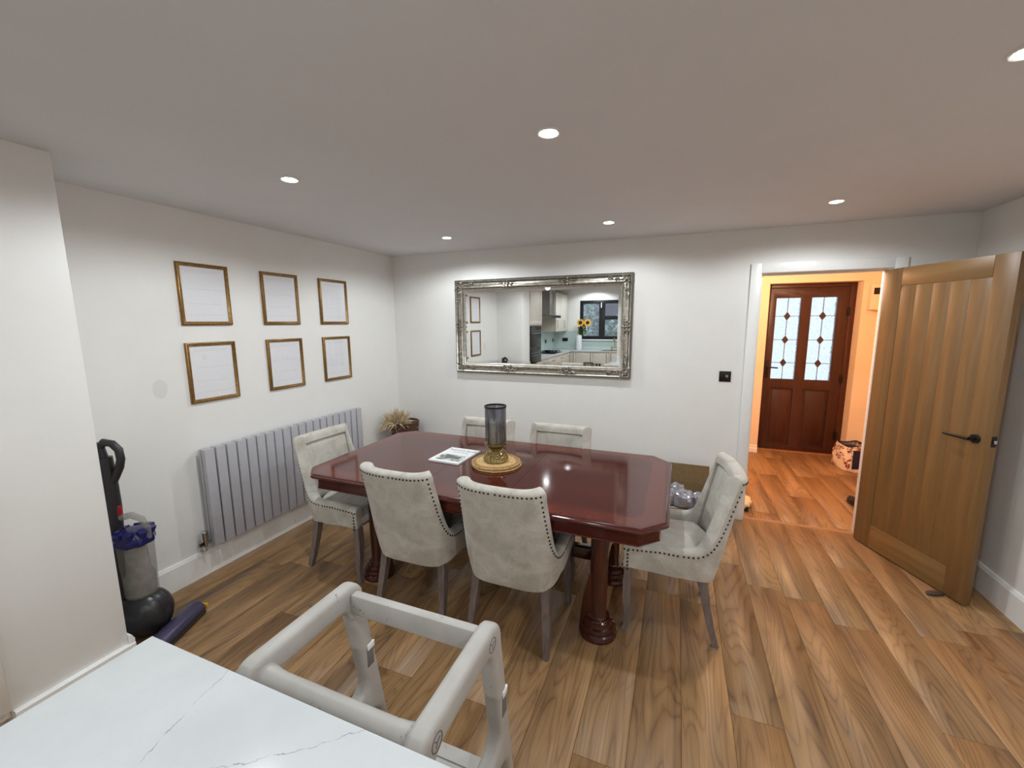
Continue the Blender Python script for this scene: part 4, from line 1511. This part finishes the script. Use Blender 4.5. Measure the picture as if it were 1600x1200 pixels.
# side profile in (y, z), y measured from the tower centre; far side is +y
outer = [(-0.215, 0.0)] + [(-0.150, 0.0)] + [(-0.135, 0.28)] + arc(-0.085, 0.40, 0.05, 180, 90, 5) + [(0.12, 0.45)] + arc(0.17, 0.38, 0.07, 90, 20, 5) + [(0.270, 0.0), (0.335, 0.0), (0.196, 0.84)] + arc(0.146, 0.850, 0.05, 0, 90, 6) + arc(-0.130, 0.850, 0.05, 90, 180, 6) + [(-0.186, 0.80)]
hole = arc(-0.085, 0.56, 0.05, 180, 270, 5) + arc(0.135, 0.56, 0.05, 270, 365, 5) + arc(0.098, 0.790, 0.045, 5, 90, 5) + arc(-0.085, 0.790, 0.045, 90, 180, 5)
for sx in (-1, 1):
    c0 = sx * (hx_ - SW / 2)
    sd = MB().holed(outer, [hole], 'x', c0 - SW / 2, c0 + SW / 2, bev=0.014, seg=3)
    side = sd.build('side_panel', 'tower', tw, angle=40)
    for (yy, zz) in (((0.135, 0.862), (-0.118, 0.862)) if sx > 0 else ()):
        T = Matrix.Translation((c0 + SW / 2 * 1.0 + 0.0002, yy, zz)) @ Matrix.Rotation(PI / 2, 4, 'Y')
        MB().lathe([(0.0185, 0), (0.0185, 0.0010), (0.0165, 0.0010), (0.0165, 0.0003)], n=24, T=T, cap=False).build('plug_ring', 'tower_dark', side)
        pm_ = MB()
        for a in (0.3, 2.4, 4.4):
            pm_.tube([(c0 + SW / 2 + 0.0003, yy, zz), (c0 + SW / 2 + 0.0003, yy + 0.011 * math.cos(a), zz + 0.011 * math.sin(a))], 0.0012, 6)
        pm_.build('plug_slot', 'tower_dark', side)
    q = MB().b(c0 + SW / 2 - 0.003, c0 + SW / 2 + 0.0012, 0.190, 0.218, 0.60, 0.665, 0.001)
    q.build('slot', 'tower_dark', side)
    MB().b(c0 + SW / 2 - 0.003, c0 + SW / 2 + 0.003, 0.192, 0.222, 0.655, 0.675, 0.002).build('slot_clip', 'cover', side)
xi = hx_ - SW
MB().b(-xi, xi, 0.138, 0.166, 0.818, 0.880, 0.006).build('far_rail', 'tower', tw)
nrail = []
rr_ = []
for i in range(17):
    t = -1 + i / 8
    nrail.append((t * xi, -0.125, 0.846))
    rr_.append(0.027 + 0.007 * max(0, (abs(t) - 0.72) / 0.28) ** 2)
MB().tube(nrail, rr_, 18).build('near_rail', 'tower', tw)
pf_ = MB().b(-xi, xi, -0.13, 0.215, 0.396, 0.416, 0.004)
pf_ob = pf_.build('platform', 'tower', tw)
MB().b(-xi + 0.03, xi - 0.03, 0.170, 0.174, 0.4155, 0.4165).build('groove', 'tower_dark', pf_ob)
MB().b(-xi, xi, -0.182, -0.160, 0.05, 0.12, 0.004).build('lower_rail', 'tower', tw)
MB().b(-xi, xi, -0.145, 0.13, 0.18, 0.20, 0.004).build('step', 'tower', tw)

# ------------------------------------------------------------------ upright hoover by the pier
HV = (0.262, -2.575)
hv = thing('upright_hoover', 'grey and blue upright ball hoover leaning in the corner beside the white pier', 'vacuum cleaner', (HV[0], HV[1], 0), 0.42)
# local x = forward (into the room), y = across
MB().ball((0, 0, 0.125), (0.125, 0.115, 0.125), 28, 18).build('ball', 'hoover_ball', hv)
MB().lathe([(0.121, -0.03), (0.127, -0.025), (0.127, -0.018), (0.121, -0.013)], n=32, cap=False, T=Matrix.Translation((0, 0, 0.125)) @ Matrix.Rotation(PI / 2, 4, 'X')).lathe([(0.121, 0.013), (0.127, 0.018), (0.127, 0.025), (0.121, 0.03)], n=32, cap=False, T=Matrix.Translation((0, 0, 0.125)) @ Matrix.Rotation(PI / 2, 4, 'X')).build('ball_band', 'hoover_grey', hv)
MB().lathe([(0.066, 0.0), (0.070, 0.012), (0.076, 0.28), (0.076, 0.29)], (0.0, 0.0, 0.235), 28).build('dust_bin', 'bin', hv)
MB().lathe([(0.060, 0.006), (0.066, 0.10), (0.050, 0.13), (0.045, 0.27)], (0.0, 0.0, 0.235), 24).build('bin_core', 'dust', hv)
cyc = MB().lathe([(0.078, 0), (0.084, 0.010), (0.082, 0.03), (0.070, 0.06), (0.058, 0.075), (0.03, 0.08)], (0.0, 0.0, 0.520), 28, wob=lambda a, r, z: 1 + 0.05 * math.sin(8 * a) * (1 if r > 0.05 else 0))
cyc.build('cyclone', 'hoover_blue', hv)
for i in range(8):
    a = 2 * PI * (i + 0.5) / 8
    T = Matrix.Translation((0.056 * math.cos(a), 0.056 * math.sin(a), 0.545)) @ Matrix.Rotation(0.35, 4, Vector((-math.sin(a), math.cos(a), 0)))
    MB().lathe([(0.016, 0), (0.022, 0.05), (0.020, 0.056)], n=12, T=T).build('cyclone_cone', 'hoover_blue', hv)
MB().tube([(0.072, 0.0, 0.545), (0.074, 0.0, 0.60), (0.050, 0.0, 0.650), (0.0, 0.0, 0.672), (-0.05, 0.0, 0.66)], [0.013, 0.014, 0.015, 0.017, 0.018], 10).build('bin_handle', 'bin', hv)
sp = MB().tube([(-0.085, 0, 0.15), (-0.098, 0, 0.35), (-0.098, 0, 0.56), (-0.088, 0, 0.72), (-0.082, 0, 0.88), (-0.085, 0, 0.985)], [0.042, 0.038, 0.040, 0.040, 0.034, 0.030], 14)
sp.build('spine', 'hoover_grey', hv)
hd_ = MB().tube([(-0.094, 0, 0.97), (-0.104, 0, 1.035), (-0.078, 0, 1.062), (-0.040, 0, 1.055), (-0.012, 0, 1.022), (-0.008, 0, 0.975), (-0.020, 0, 0.93), (-0.045, 0, 0.885), (-0.072, 0, 0.845)],
                [0.024, 0.022, 0.020, 0.018, 0.018, 0.018, 0.018, 0.019, 0.022], 12)
hd_.build('handle', 'hoover_grey', hv)
MB().tube([(-0.108, 0, 0.955), (-0.118, 0, 1.06)], [0.024, 0.022], 12).build('wand_cap', 'hoover_red', hv)
MB().box((-0.062, 0, 0.70), (0.03, 0.03, 0.06), 0.008).build('wand_catch', 'hoover_red', hv)
MB().tube([(-0.125, 0.02, 0.18), (-0.135, 0.02, 0.5), (-0.122, 0.02, 0.80), (-0.116, 0.01, 0.97)], 0.016, 12).build('hose', 'hoover_grey', hv)
hdm = MB().prism([(0.105, 0.014), (0.198, 0.014), (0.205, 0.030), (0.198, 0.050), (0.178, 0.066), (0.150, 0.071), (0.122, 0.062), (0.108, 0.040)], 'y', -0.16, 0.15, 0.006)
hds_ = MB().b(0.2005, 0.2065, -0.15, 0.14, 0.018, 0.036, 0.002)
hdo = hdm.build('cleaner_head', 'hoover_purple', hv)
hds_.build('front_slot', 'hoover_ball', hdo)
MB().b(0.15, 0.209, 0.151, 0.163, 0.016, 0.048, 0.003).build('head_clip', 'yellow', hdo)
MB().tube([(0.20, -0.14, 0.010), (0.20, 0.14, 0.010)], 0.010, 8).tube([(0.09, -0.14, 0.010), (0.09, 0.14, 0.010)], 0.010, 8).build('brush_bar', 'hoover_ball', hdo)
MB().tube([(0.03, 0, 0.06), (0.10, 0, 0.045)], [0.035, 0.03], 12).build('neck', 'hoover_grey', hv)

# ------------------------------------------------------------------ hall things
bag = thing('shopping_bag', 'cream canvas bag with dark red flowers on the hall floor beside the front door', 'bag', (4.735, 1.82, 0), 0.25)


def bagpt(u, v):
    a = 2 * PI * u
    cs = math.copysign(abs(math.cos(a)) ** 0.7, math.cos(a))
    sn = math.copysign(abs(math.sin(a)) ** 0.7, math.sin(a))
    w = 0.135 * (1 + 0.12 * math.sin(PI * v)) * (1 - 0.12 * v)
    d = 0.185 * (1 + 0.10 * math.sin(PI * v)) * (1 - 0.22 * v)
    k = 1 + 0.03 * math.sin(6 * a + 9 * v)
    return (w * k * cs, d * k * sn, 0.004 + 0.27 * v + 0.012 * math.sin(3 * a) * v)


bmb = MB().grid(bagpt, 36, 16, closed_u=True)
bmb.build('body', 'floral', bag, angle=80)
MB().lathe([(0.0, 0), (0.13, 0.0)], (0, 0, 0.004), 20, cap=False).build('base', 'floral', bag)
MB().grid(lambda u, v: (bagpt(u, 1)[0] * (0.985 - 0.05 * v), bagpt(u, 1)[1] * (0.985 - 0.05 * v), bagpt(u, 1)[2] - 0.012 * v + 0.004), 36, 2, closed_u=True).build('rim', 'navy', bag)
MB().b(-0.10, 0.10, -0.185, -0.178, 0.04, 0.25, 0.003).build('side_gusset', 'navy', bag)
MB().b(-0.11, 0.11, -0.13, 0.13, 0.20, 0.235, 0.02).build('lining', 'navy', bag)
for sx in (-1, 1):
    MB().tube([(sx * 0.10, 0.06, 0.262), (sx * 0.115, 0.05, 0.275), (sx * 0.12, 0.0, 0.285), (sx * 0.115, -0.05, 0.275), (sx * 0.10, -0.06, 0.262)], 0.006, 6).build('handle', 'navy', bag)

sh = thing('shoe', 'black shoe on the hall floor just behind the right side of the doorway', 'shoe', (4.42, 0.62, 0), 1.75)


def shoept(u, v):
    a = 2 * PI * u
    x = -0.13 + 0.26 * v
    w = 0.036 + 0.012 * math.sin(PI * min(1, max(0, v * 1.1 - 0.1)))
    if v > 0.85:
        w *= math.sqrt(max(0.0, 1 - ((v - 0.85) / 0.15) ** 2)) + 0.02
    if v < 0.12:
        w *= math.sqrt(max(0.0, 1 - ((0.12 - v) / 0.12) ** 2)) + 0.02
    h = 0.085 if v < 0.4 else 0.085 - 0.04 * min(1, (v - 0.4) / 0.35)
    return (x, w * math.cos(a), 0.012 + h * 0.5 + h * 0.5 * math.sin(a))


MB().grid(shoept, 18, 18, closed_u=True).build('upper', 'shoe', sh, angle=80)
MB().prism([(-0.13, -0.03), (-0.05, -0.036), (0.06, -0.046), (0.115, -0.036), (0.132, 0.0), (0.115, 0.036), (0.06, 0.046), (-0.05, 0.036), (-0.13, 0.03)], 'z', 0.001, 0.018, 0.003).build('sole', 'hoover_ball', sh)

cl = thing('slipper', 'fluffy cream slipper on the hall floor behind the left side of the doorway', 'slipper', (3.475, 0.30, 0), 1.45)


def flpt(u, v):
    a, b_ = 2 * PI * u, PI * v
    q = 1 + 0.12 * math.sin(7 * a) * math.sin(5 * b_) + 0.07 * math.sin(13 * a + 3)
    return (0.13 * q * math.cos(a) * math.sin(b_), 0.062 * q * math.sin(a) * math.sin(b_), 0.045 + 0.034 * q * math.cos(b_))


MB().grid(flpt, 30, 14, closed_u=True).build('fleece', 'cream_cloth', cl, angle=80)
MB().prism([(-0.125, -0.035), (0.09, -0.05), (0.13, 0.0), (0.09, 0.05), (-0.125, 0.035)], 'z', 0.001, 0.02, 0.003).build('sole', 'shoe', cl)

mbx = thing('meter_box', 'small cream box with a dark slot high on the wall beyond the doorway', 'box', (4.90, HY, 1.73))
MB().b(-0.095, 0.12, -0.10, 0, 0.03, 0.30, 0.004).build('casing', 'hall_wall', mbx)
MB().prism([(-0.02, 0.03), (0.12, 0.03), (0.12, -0.09)], 'y', -0.08, 0.0).build('bracket', 'hall_wall', mbx)
MB().b(-0.075, 0.06, -0.103, -0.099, 0.195, 0.265).build('slot', 'bronze', mbx)
pl_ = thing('hall_lamp', 'warm glowing flush hall lamp on the hall ceiling behind the door head', 'ceiling light', (3.7, 0.95, ROOM_H))
MB().lathe([(0.10, 0.0), (0.10, -0.02), (0.04, -0.03)], n=24).build('rose', 'lens_trim', pl_)
MB().lathe([(0.035, -0.03), (0.05, -0.045), (0.048, -0.07), (0.02, -0.085)], n=24).build('bulb', 'hall_bulb', pl_)

# ------------------------------------------------------------------ kitchen seen in the mirror
WZ = 0.945      # kitchen worktop height
XF = 0.375      # base front
# tall oven housing
tu = thing('oven_tower', 'tall cream cabinet housing two black ovens, next to the white pier', 'cabinet', (0, -3.1215, 0))
ty1 = -0.64
MB().b(XK + 0.004, 0.445, ty1, 0, 0.10, 2.31).build('carcass', 'cabinet', tu)
MB().b(XK + 0.004, 0.40, ty1, 0, 0, 0.10).build('plinth', 'cabinet', tu)
td = MB().b(0.447, 0.468, ty1 + 0.003, -0.003, 1.60, 2.30, 0.003)
td.b(0.468, 0.474, ty1 + 0.003, -0.003, 1.60, 1.67, 0.002).b(0.468, 0.474, ty1 + 0.003, -0.003, 2.23, 2.30, 0.002).b(0.468, 0.474, ty1 + 0.003, ty1 + 0.075, 1.67, 2.23, 0.002).b(0.468, 0.474, -0.075, -0.003, 1.67, 2.23, 0.002)
tdo = td.build('door', 'cabinet', tu)
MB().b(0.447, 0.474, ty1 + 0.003, -0.003, 0.14, 0.60, 0.003).build('drawer', 'cabinet', tu)
for (z0, z1) in ((1.20, 1.58), (0.62, 1.19)):
    ov = MB().b(0.446, 0.466, ty1 + 0.02, -0.02, z0, z1, 0.003).build('oven', 'dark_glass', tu)
    MB().b(0.466, 0.469, ty1 + 0.03, -0.03, z1 - 0.09, z1 - 0.085).build('trim', 'steel', ov)
    MB().tube([(0.466, ty1 + 0.07, z1 - 0.13), (0.50, ty1 + 0.07, z1 - 0.13), (0.50, -0.07, z1 - 0.13), (0.466, -0.07, z1 - 0.13)], 0.008, 8).build('handle', 'steel', ov)

# base units along the left kitchen wall
ys = [-3.775, -4.55, -5.15, -5.95, -6.42]
labs = ['cream drawer unit beside the oven tower', 'cream drawer unit left of the hob', 'cream drawer unit below the hob', 'cream corner base unit under the kitchen window corner']
for i in range(4):
    y1, y0 = ys[i], ys[i + 1]
    u = thing('drawer_unit', labs[i] + ', seen in the mirror', 'cabinet', (0, y0, 0), 0, 'cream base units on the kitchen left wall')
    w = y1 - y0
    MB().b(XK + 0.004, XF - 0.022, 0.001, w - 0.001, 0.12, WZ - 0.031).build('carcass', 'cabinet', u)
    MB().b(XK + 0.004, XF - 0.07, 0.001, w - 0.001, 0, 0.12).build('plinth', 'cabinet', u)
    for (z0, z1) in ((0.13, 0.40), (0.405, 0.66), (0.665, WZ - 0.035)):
        d = MB().b(XF - 0.021, XF, 0.003, w - 0.003, z0, z1, 0.003).build('drawer', 'cabinet', u)
        zz = (z0 + z1) / 2 + 0.04
        MB().tube([(XF, w / 2 - 0.08, zz), (XF + 0.03, w / 2 - 0.08, zz), (XF + 0.03, w / 2 + 0.08, zz), (XF, w / 2 + 0.08, zz)], 0.006, 8).build('handle', 'steel', d)
# base units below the window
xs = [0.375, 0.515, 0.94, 1.325, 1.95]
labs = ['narrow cream filler unit in the kitchen corner', 'cream base unit under the sunflowers', 'cream base unit left of the tap', 'cream sink base unit under the brass tap']
for i in range(4):
    x0, x1 = xs[i], xs[i + 1]
    u = thing('base_unit', labs[i] + ', seen in the mirror', 'cabinet', (x0, 0, 0), 0, 'cream base units under the kitchen window')
    w = x1 - x0
    MB().b(0.001, w - 0.001, YK + 0.004, -6.422, 0.12, WZ - 0.031).build('carcass', 'cabinet', u)
    MB().b(0.001, w - 0.001, YK + 0.004, -6.47, 0, 0.12).build('plinth', 'cabinet', u)
    d = MB().b(0.003, w - 0.003, -6.421, -6.40, 0.13, WZ - 0.035, 0.003).build('door', 'cabinet', u)
    hxp = (w - 0.05) if i != 3 else 0.05
    MB().tube([(hxp, -6.40, 0.66), (hxp, -6.37, 0.66), (hxp, -6.37, 0.88), (hxp, -6.40, 0.88)], 0.006, 8).build('handle', 'steel', d)
kw = MB().prism([(XK, YP0 - 0.655), (XF + 0.02, YP0 - 0.655), (XF + 0.02, -6.385), (1.95, -6.385), (1.95, YK), (XK, YK)], 'z', WZ - 0.03, WZ, 0.002)
tag(kw.build('kitchen_worktop', 'quartz'), 'white L shaped kitchen worktop with hob and sink, seen in the mirror', 'worktop')
spb = MB().b(XK + 0.002, XK + 0.008, YK + 0.01, -3.78, WZ + 0.001, 1.415)
tag(spb.build('splashback', 'splash'), 'pale green glass splashback on the wall behind the hob, seen in the mirror', 'splashback')
spb = MB().b(XK + 0.01, 0.44, YK + 0.002, YK + 0.008, WZ + 0.001, 1.415).b(0.44, 1.95, YK + 0.002, YK + 0.008, WZ + 0.001, 1.165)
tag(spb.build('splashback', 'splash'), 'pale green glass splashback under the kitchen window behind the sink, seen in the mirror', 'splashback')
# wall cabinet
wc = thing('wall_cabinet', 'cream double door wall cabinet between cooker hood and window, seen in the mirror', 'cabinet', (XK, -5.85, 1.42))
MB().b(0, 0.33, -1.13, 0, 0, 0.92).build('carcass', 'cabinet', wc)
for i in range(2):
    y1 = -i * 0.565
    d = MB().b(0.332, 0.352, y1 - 0.562, y1 - 0.003, 0.0, 0.92, 0.003).build('door', 'cabinet', wc)
    hy = y1 - 0.50 if i == 0 else y1 - 0.06
    hy = y1 - 0.09 if i == 0 else y1 - 0.14
    MB().tube([(0.352, hy, 0.08), (0.38, hy, 0.08), (0.38, hy, 0.27), (0.352, hy, 0.27)], 0.006, 8).build('handle', 'steel', d)
# hood
hd = thing('cooker_hood', 'brushed steel chimney cooker hood above the hob, seen in the mirror', 'cooker hood', (XK, -5.0, 1.74))
MB().b(0, 0.30, -0.82, -0.50, 0.06, KITCHEN_H - 1.74).build('chimney', 'steel', hd)
MB().b(0, 0.47, -0.83, -0.10, 0, 0.06, 0.004).build('canopy', 'steel', hd)
MB().b(0.47, 0.478, -0.83, -0.10, 0.004, 0.056).build('control_strip', 'black', hd)
# hob
hb = thing('gas_hob', 'black gas hob with pan supports on the kitchen worktop, seen in the mirror', 'hob', (0.10, -5.45, WZ))
MB().b(-0.23, 0.23, -0.33, 0.33, 0.0, 0.012, 0.003).build('glass', 'dark_glass', hb)
for (x, y) in ((-0.11, -0.2), (0.11, -0.2), (-0.11, 0.2), (0.11, 0.2), (0, 0)):
    MB().lathe([(0.045, 0.012), (0.045, 0.022), (0.03, 0.028)], (x, y, 0), 16).build('burner', 'black', hb)
    g = MB().b(x - 0.1, x + 0.1, y - 0.005, y + 0.005, 0.035, 0.05).b(x - 0.005, x + 0.005, y - 0.1, y + 0.1, 0.035, 0.05)
    for (dx, dy) in ((-0.095, 0), (0.095, 0), (0, -0.095), (0, 0.095)):
        g.b(x + dx - 0.005, x + dx + 0.005, y + dy - 0.005, y + dy + 0.005, 0.012, 0.05)
    g.build('pan_support', 'black', hb)
# sockets
for i, (loc, rz, w, lab) in enumerate([((XK + 0.008, -6.15, 1.17), PI / 2, 0.05, 'small dark socket on the splashback right behind the hob, seen in the mirror'),
                                       ((XK + 0.008, -6.80, 1.18), PI / 2, 0.05, 'small dark socket on the splashback near the kitchen corner, seen in the mirror'),
                                       ((0.09, YK + 0.008, 1.19), PI, 0.073, 'wide dark double socket left of the sunflowers, seen in the mirror')]):
    s = thing('socket', lab, 'socket', loc, rz, 'dark kitchen sockets')
    MB().b(-w, w, 0 if rz == PI else -0.008, 0.008 if rz == PI else 0.0, -0.043, 0.043, 0.002).build('plate', 'bronze', s)
    s.rotation_euler = (0, 0, 0 if i == 2 else PI / 2)
    for c in kids(s):
        if i == 2:
            c.location = (0, 0.008, 0)
# vase with sunflowers
VX, VY = 0.500, -6.80
vs_ = thing('vase', 'white ribbed vase on the kitchen worktop, seen in the mirror', 'vase', (VX, VY, WZ))
MB().lathe([(0.068, 0), (0.074, 0.01), (0.074, 0.36), (0.070, 0.37), (0.064, 0.37), (0.064, 0.02), (0.0, 0.015)], n=24, wob=lambda a, r, z: 1 + 0.02 * math.sin(16 * a)).build('body', 'ceramic', vs_)
for i, (dx, dy, h, ax) in enumerate([(0.05, 0.08, 0.665, 0.1), (0.225, 0.05, 0.665, 0.45), (0.11, -0.02, 0.60, 0.3)]):
    f_ = thing('sunflower', ['sunflower facing forward at the left of the vase, seen in the mirror', 'sunflower leaning right over the window, seen in the mirror', 'small sunflower standing behind the other two, seen in the mirror'][i], 'flower', (VX, VY, WZ + 0.02), 0, 'sunflowers in the white vase')
    MB().tube([(0.0, 0.0, 0.0), (dx * 0.2, dy * 0.2, 0.26), (dx * 0.7, dy * 0.6, h - 0.1), (dx, dy - 0.03, h - 0.02)], 0.006, 8).build('stem', 'leaf', f_)
    Tz = Matrix.Translation((dx, dy, h)) @ Matrix.Rotation(-PI / 2 + 0.15, 4, 'X') @ Matrix.Rotation(ax, 4, 'Y') @ Matrix.Diagonal((1.08, 1.08, 1.08, 1) if i < 2 else (0.75, 0.75, 0.75, 1))
    MB().lathe([(0.042, -0.006), (0.042, 0.008), (0.02, 0.014)], n=18, T=Tz).build('centre', 'seed', f_)
    pt = MB()
    for k in range(18):
        a = 2 * PI * k / 18
        rot = Matrix.Rotation(a, 4, 'Z')
        pt._add([(0.038, -0.010, 0), (0.065, -0.013, 0.006), (0.098, 0, 0.0), (0.065, 0.013, 0.006), (0.038, 0.010, 0)], [(0, 1, 2, 3, 4)], Tz @ rot)
    pt.build('petals', 'petal', f_)
    lf = MB()
    for k in range(9):
        a = 2.1 * k + i
        T = Matrix.Translation((dx * 0.6, dy * 0.5, h - 0.08 - 0.02 * k)) @ Matrix.Rotation(a, 4, 'Z') @ Matrix.Rotation(0.5, 4, 'Y')
        lf._add([(0, 0, 0), (0.04, -0.03, 0.01), (0.10, 0, -0.01), (0.04, 0.03, 0.01)], [(0, 1, 2, 3)], T)
    lf.build('leaf', 'leaf', f_)
# sink tap
tp = thing('tap', 'brushed brass bridge tap at the kitchen sink, seen in the mirror', 'tap', (1.40, -6.83, WZ))
t_ = MB().lathe([(0.022, 0), (0.022, 0.02), (0.014, 0.03), (0.014, 0.07)], (-0.07, 0, 0), 12).lathe([(0.022, 0), (0.022, 0.02), (0.014, 0.03), (0.014, 0.07)], (0.07, 0, 0), 12)
t_.tube([(-0.07, 0, 0.06), (0.07, 0, 0.06)], 0.011, 10)
t_.tube([(0, 0, 0.06), (0, 0, 0.22), (0, 0.03, 0.29), (0, 0.09, 0.30), (0, 0.14, 0.27), (0, 0.15, 0.22)], 0.010, 10)
t_.build('spout', 'brass', tp)
for sx in (-1, 1):
    MB().b(sx * 0.07 - 0.03, sx * 0.07 + 0.03, -0.006, 0.006, 0.075, 0.087, 0.003).b(sx * 0.07 - 0.006, sx * 0.07 + 0.006, -0.03, 0.03, 0.075, 0.087, 0.003).build('handle', 'brass', tp)
sk = MB().holed([(-0.28, -0.19), (0.28, -0.19), (0.28, 0.19), (-0.28, 0.19)], [[(-0.25, -0.16), (0.25, -0.16), (0.25, 0.16), (-0.25, 0.16)]], 'z', 0.0, 0.004)
so = thing('sink', 'steel rimmed sink set in the kitchen worktop below the tap, seen in the mirror', 'sink', (1.40, -6.59, WZ))
sk.build('rim', 'steel', so)
MB().b(-0.25, 0.25, -0.16, 0.16, 0.0003, 0.002).build('bowl', 'dark_glass', so)
# window
win = thing('window_1', 'black framed kitchen window with three lights, seen in the mirror', 'window', (WX0, YK, WZ0), 0, kind='structure')
ww, wh_ = WX1 - WX0, WZ1 - WZ0
fm = 0.085
mx = 0.57
h_op = rect(fm, mx - 0.075, fm, wh_ - fm)
h_tr = rect(mx + 0.075, ww - fm, 0.60, wh_ - fm)
h_br = rect(mx + 0.075, ww - fm, fm, 0.50)
MB().holed(rect(0, ww, 0, wh_), [h_op, h_tr, h_br], 'y', -0.06, -0.005, bev=0.006).build('frame', 'black_frame', win)
for hh in (h_op, h_tr, h_br):
    MB().quad(*[(a, -0.034, b_) for a, b_ in hh]).build('pane', 'glazing', win)
MB().b(mx - 0.03, mx - 0.005, -0.005, 0.03, wh_ - 0.19, wh_ - 0.06, 0.004).build('handle', 'trim', win)
MB().b(-0.02, ww + 0.02, -0.01, 0.05, -0.03, 0.0, 0.003).build('sill', 'trim', win)
# black ceiling fittings
kl = ['black square downlight on the raised kitchen ceiling, left of the pair seen in the mirror', 'black square downlight on the raised kitchen ceiling, right of the pair seen in the mirror', 'black square downlight over the far right of the kitchen',
      'black square downlight above the kitchen corner worktop', 'black square downlight above the far right window wall']
for i, (x, y) in enumerate(KITCHEN_LIGHTS):
    k = thing('spotlight', kl[i], 'ceiling light', (x, y, KITCHEN_H), 0, 'black square kitchen spotlights')
    MB().holed([(-0.05, -0.05), (0.05, -0.05), (0.05, 0.05), (-0.05, 0.05)], [[(0.034 * math.cos(a * PI / 8), 0.034 * math.sin(a * PI / 8)) for a in range(16)]], 'z', -0.012, 0).build('bezel', 'black', k)
    MB().lathe([(0.033, -0.002), (0.033, -0.004), (0.02, -0.005)], n=20).build('lens', 'lens', k)
# bar stool beside the island
bs = thing('bar_stool', 'dark bar stool with a low back beside the island, seen in the mirror', 'stool', (1.34, -4.0, 0), 0.0)
MB().b(-0.18, 0.18, -0.17, 0.19, 0.62, 0.66, 0.012).build('seat', 'hoover_grey', bs)
for sx in (-1, 1):
    for sy in (-1, 1):
        MB().tube([(sx * 0.14, sy * 0.14, 0.625), (sx * 0.18, sy * 0.18, 0.0)], [0.015, 0.011], 10).build('leg', 'black', bs)
MB().tube([(-0.10, 0.17, 0.65), (-0.10, 0.20, 0.80)], 0.009, 8).tube([(0.10, 0.17, 0.65), (0.10, 0.20, 0.80)], 0.009, 8).build('back_post', 'black', bs)
MB().b(-0.11, 0.11, 0.19, 0.21, 0.79, 0.885, 0.008).build('backrest', 'basket', bs)
MB().tube([(-0.17, 0.17, 0.2), (0.17, 0.17, 0.2), (0.17, -0.17, 0.2), (-0.17, -0.17, 0.2), (-0.17, 0.17, 0.2)], 0.008, 8).build('footrest', 'black', bs)

# ------------------------------------------------------------------ garden beyond the kitchen window
struct(MB().b(-6, 9, -14, YK - 0.26, -0.25, -0.12).build('ground', 'lawn'))
fe = thing('garden_fence', 'weathered board fence at the end of the garden, seen through the kitchen window', 'fence', (0, -11.5, -0.12))
fb = MB().b(0, 0.148, 0, 0.02, 0, 2.9).build('board', 'fence', fe)
for i in range(36):
    o = fb if i == 0 else fb.copy()
    if i:
        C.objects.link(o)
        o.parent = fe
    o.location = (-2.5 + i * 0.15, 0, 0)
rb = random.Random(2)
for i, (x, y, r, h, lab) in enumerate([(-0.35, -8.8, 1.0, 3.4, 'tall pale green garden shrub behind the left window pane, seen in the mirror'), (1.30, -8.6, 0.62, 1.95, 'low rounded garden shrub behind the right window pane, seen in the mirror')]):
    sb = thing('shrub', lab, 'shrub', (x, y, -0.12), 0, 'garden shrubs')
    MB().tube([(0, 0, 0), (0.02, 0, h * 0.5), (0, 0.03, h * 0.8)], [0.05, 0.035, 0.015], 8).build('stem', 'basket', sb)
    lv = MB()
    for k in range(2600):
        a, b_ = rb.uniform(0, 2 * PI), rb.uniform(-1, 1)
        q = rb.uniform(0.5, 1.0) ** 0.5
        p = Vector((r * q * math.cos(a) * math.sqrt(1 - b_ * b_), r * q * math.sin(a) * math.sqrt(1 - b_ * b_), h * 0.55 + h * 0.45 * q * b_))
        T = Matrix.Translation(p) @ Matrix.Rotation(rb.uniform(0, 6), 4, 'Z') @ Matrix.Rotation(rb.uniform(-1, 1), 4, 'X')
        s_ = rb.uniform(0.05, 0.09)
        lv._add([(0, -s_, 0), (s_ * 0.5, 0, 0.01), (0, s_, 0), (-s_ * 0.5, 0, 0.01)], [(0, 1, 2, 3)], T)
    lv.build('foliage', 'bush', sb, kind='stuff')
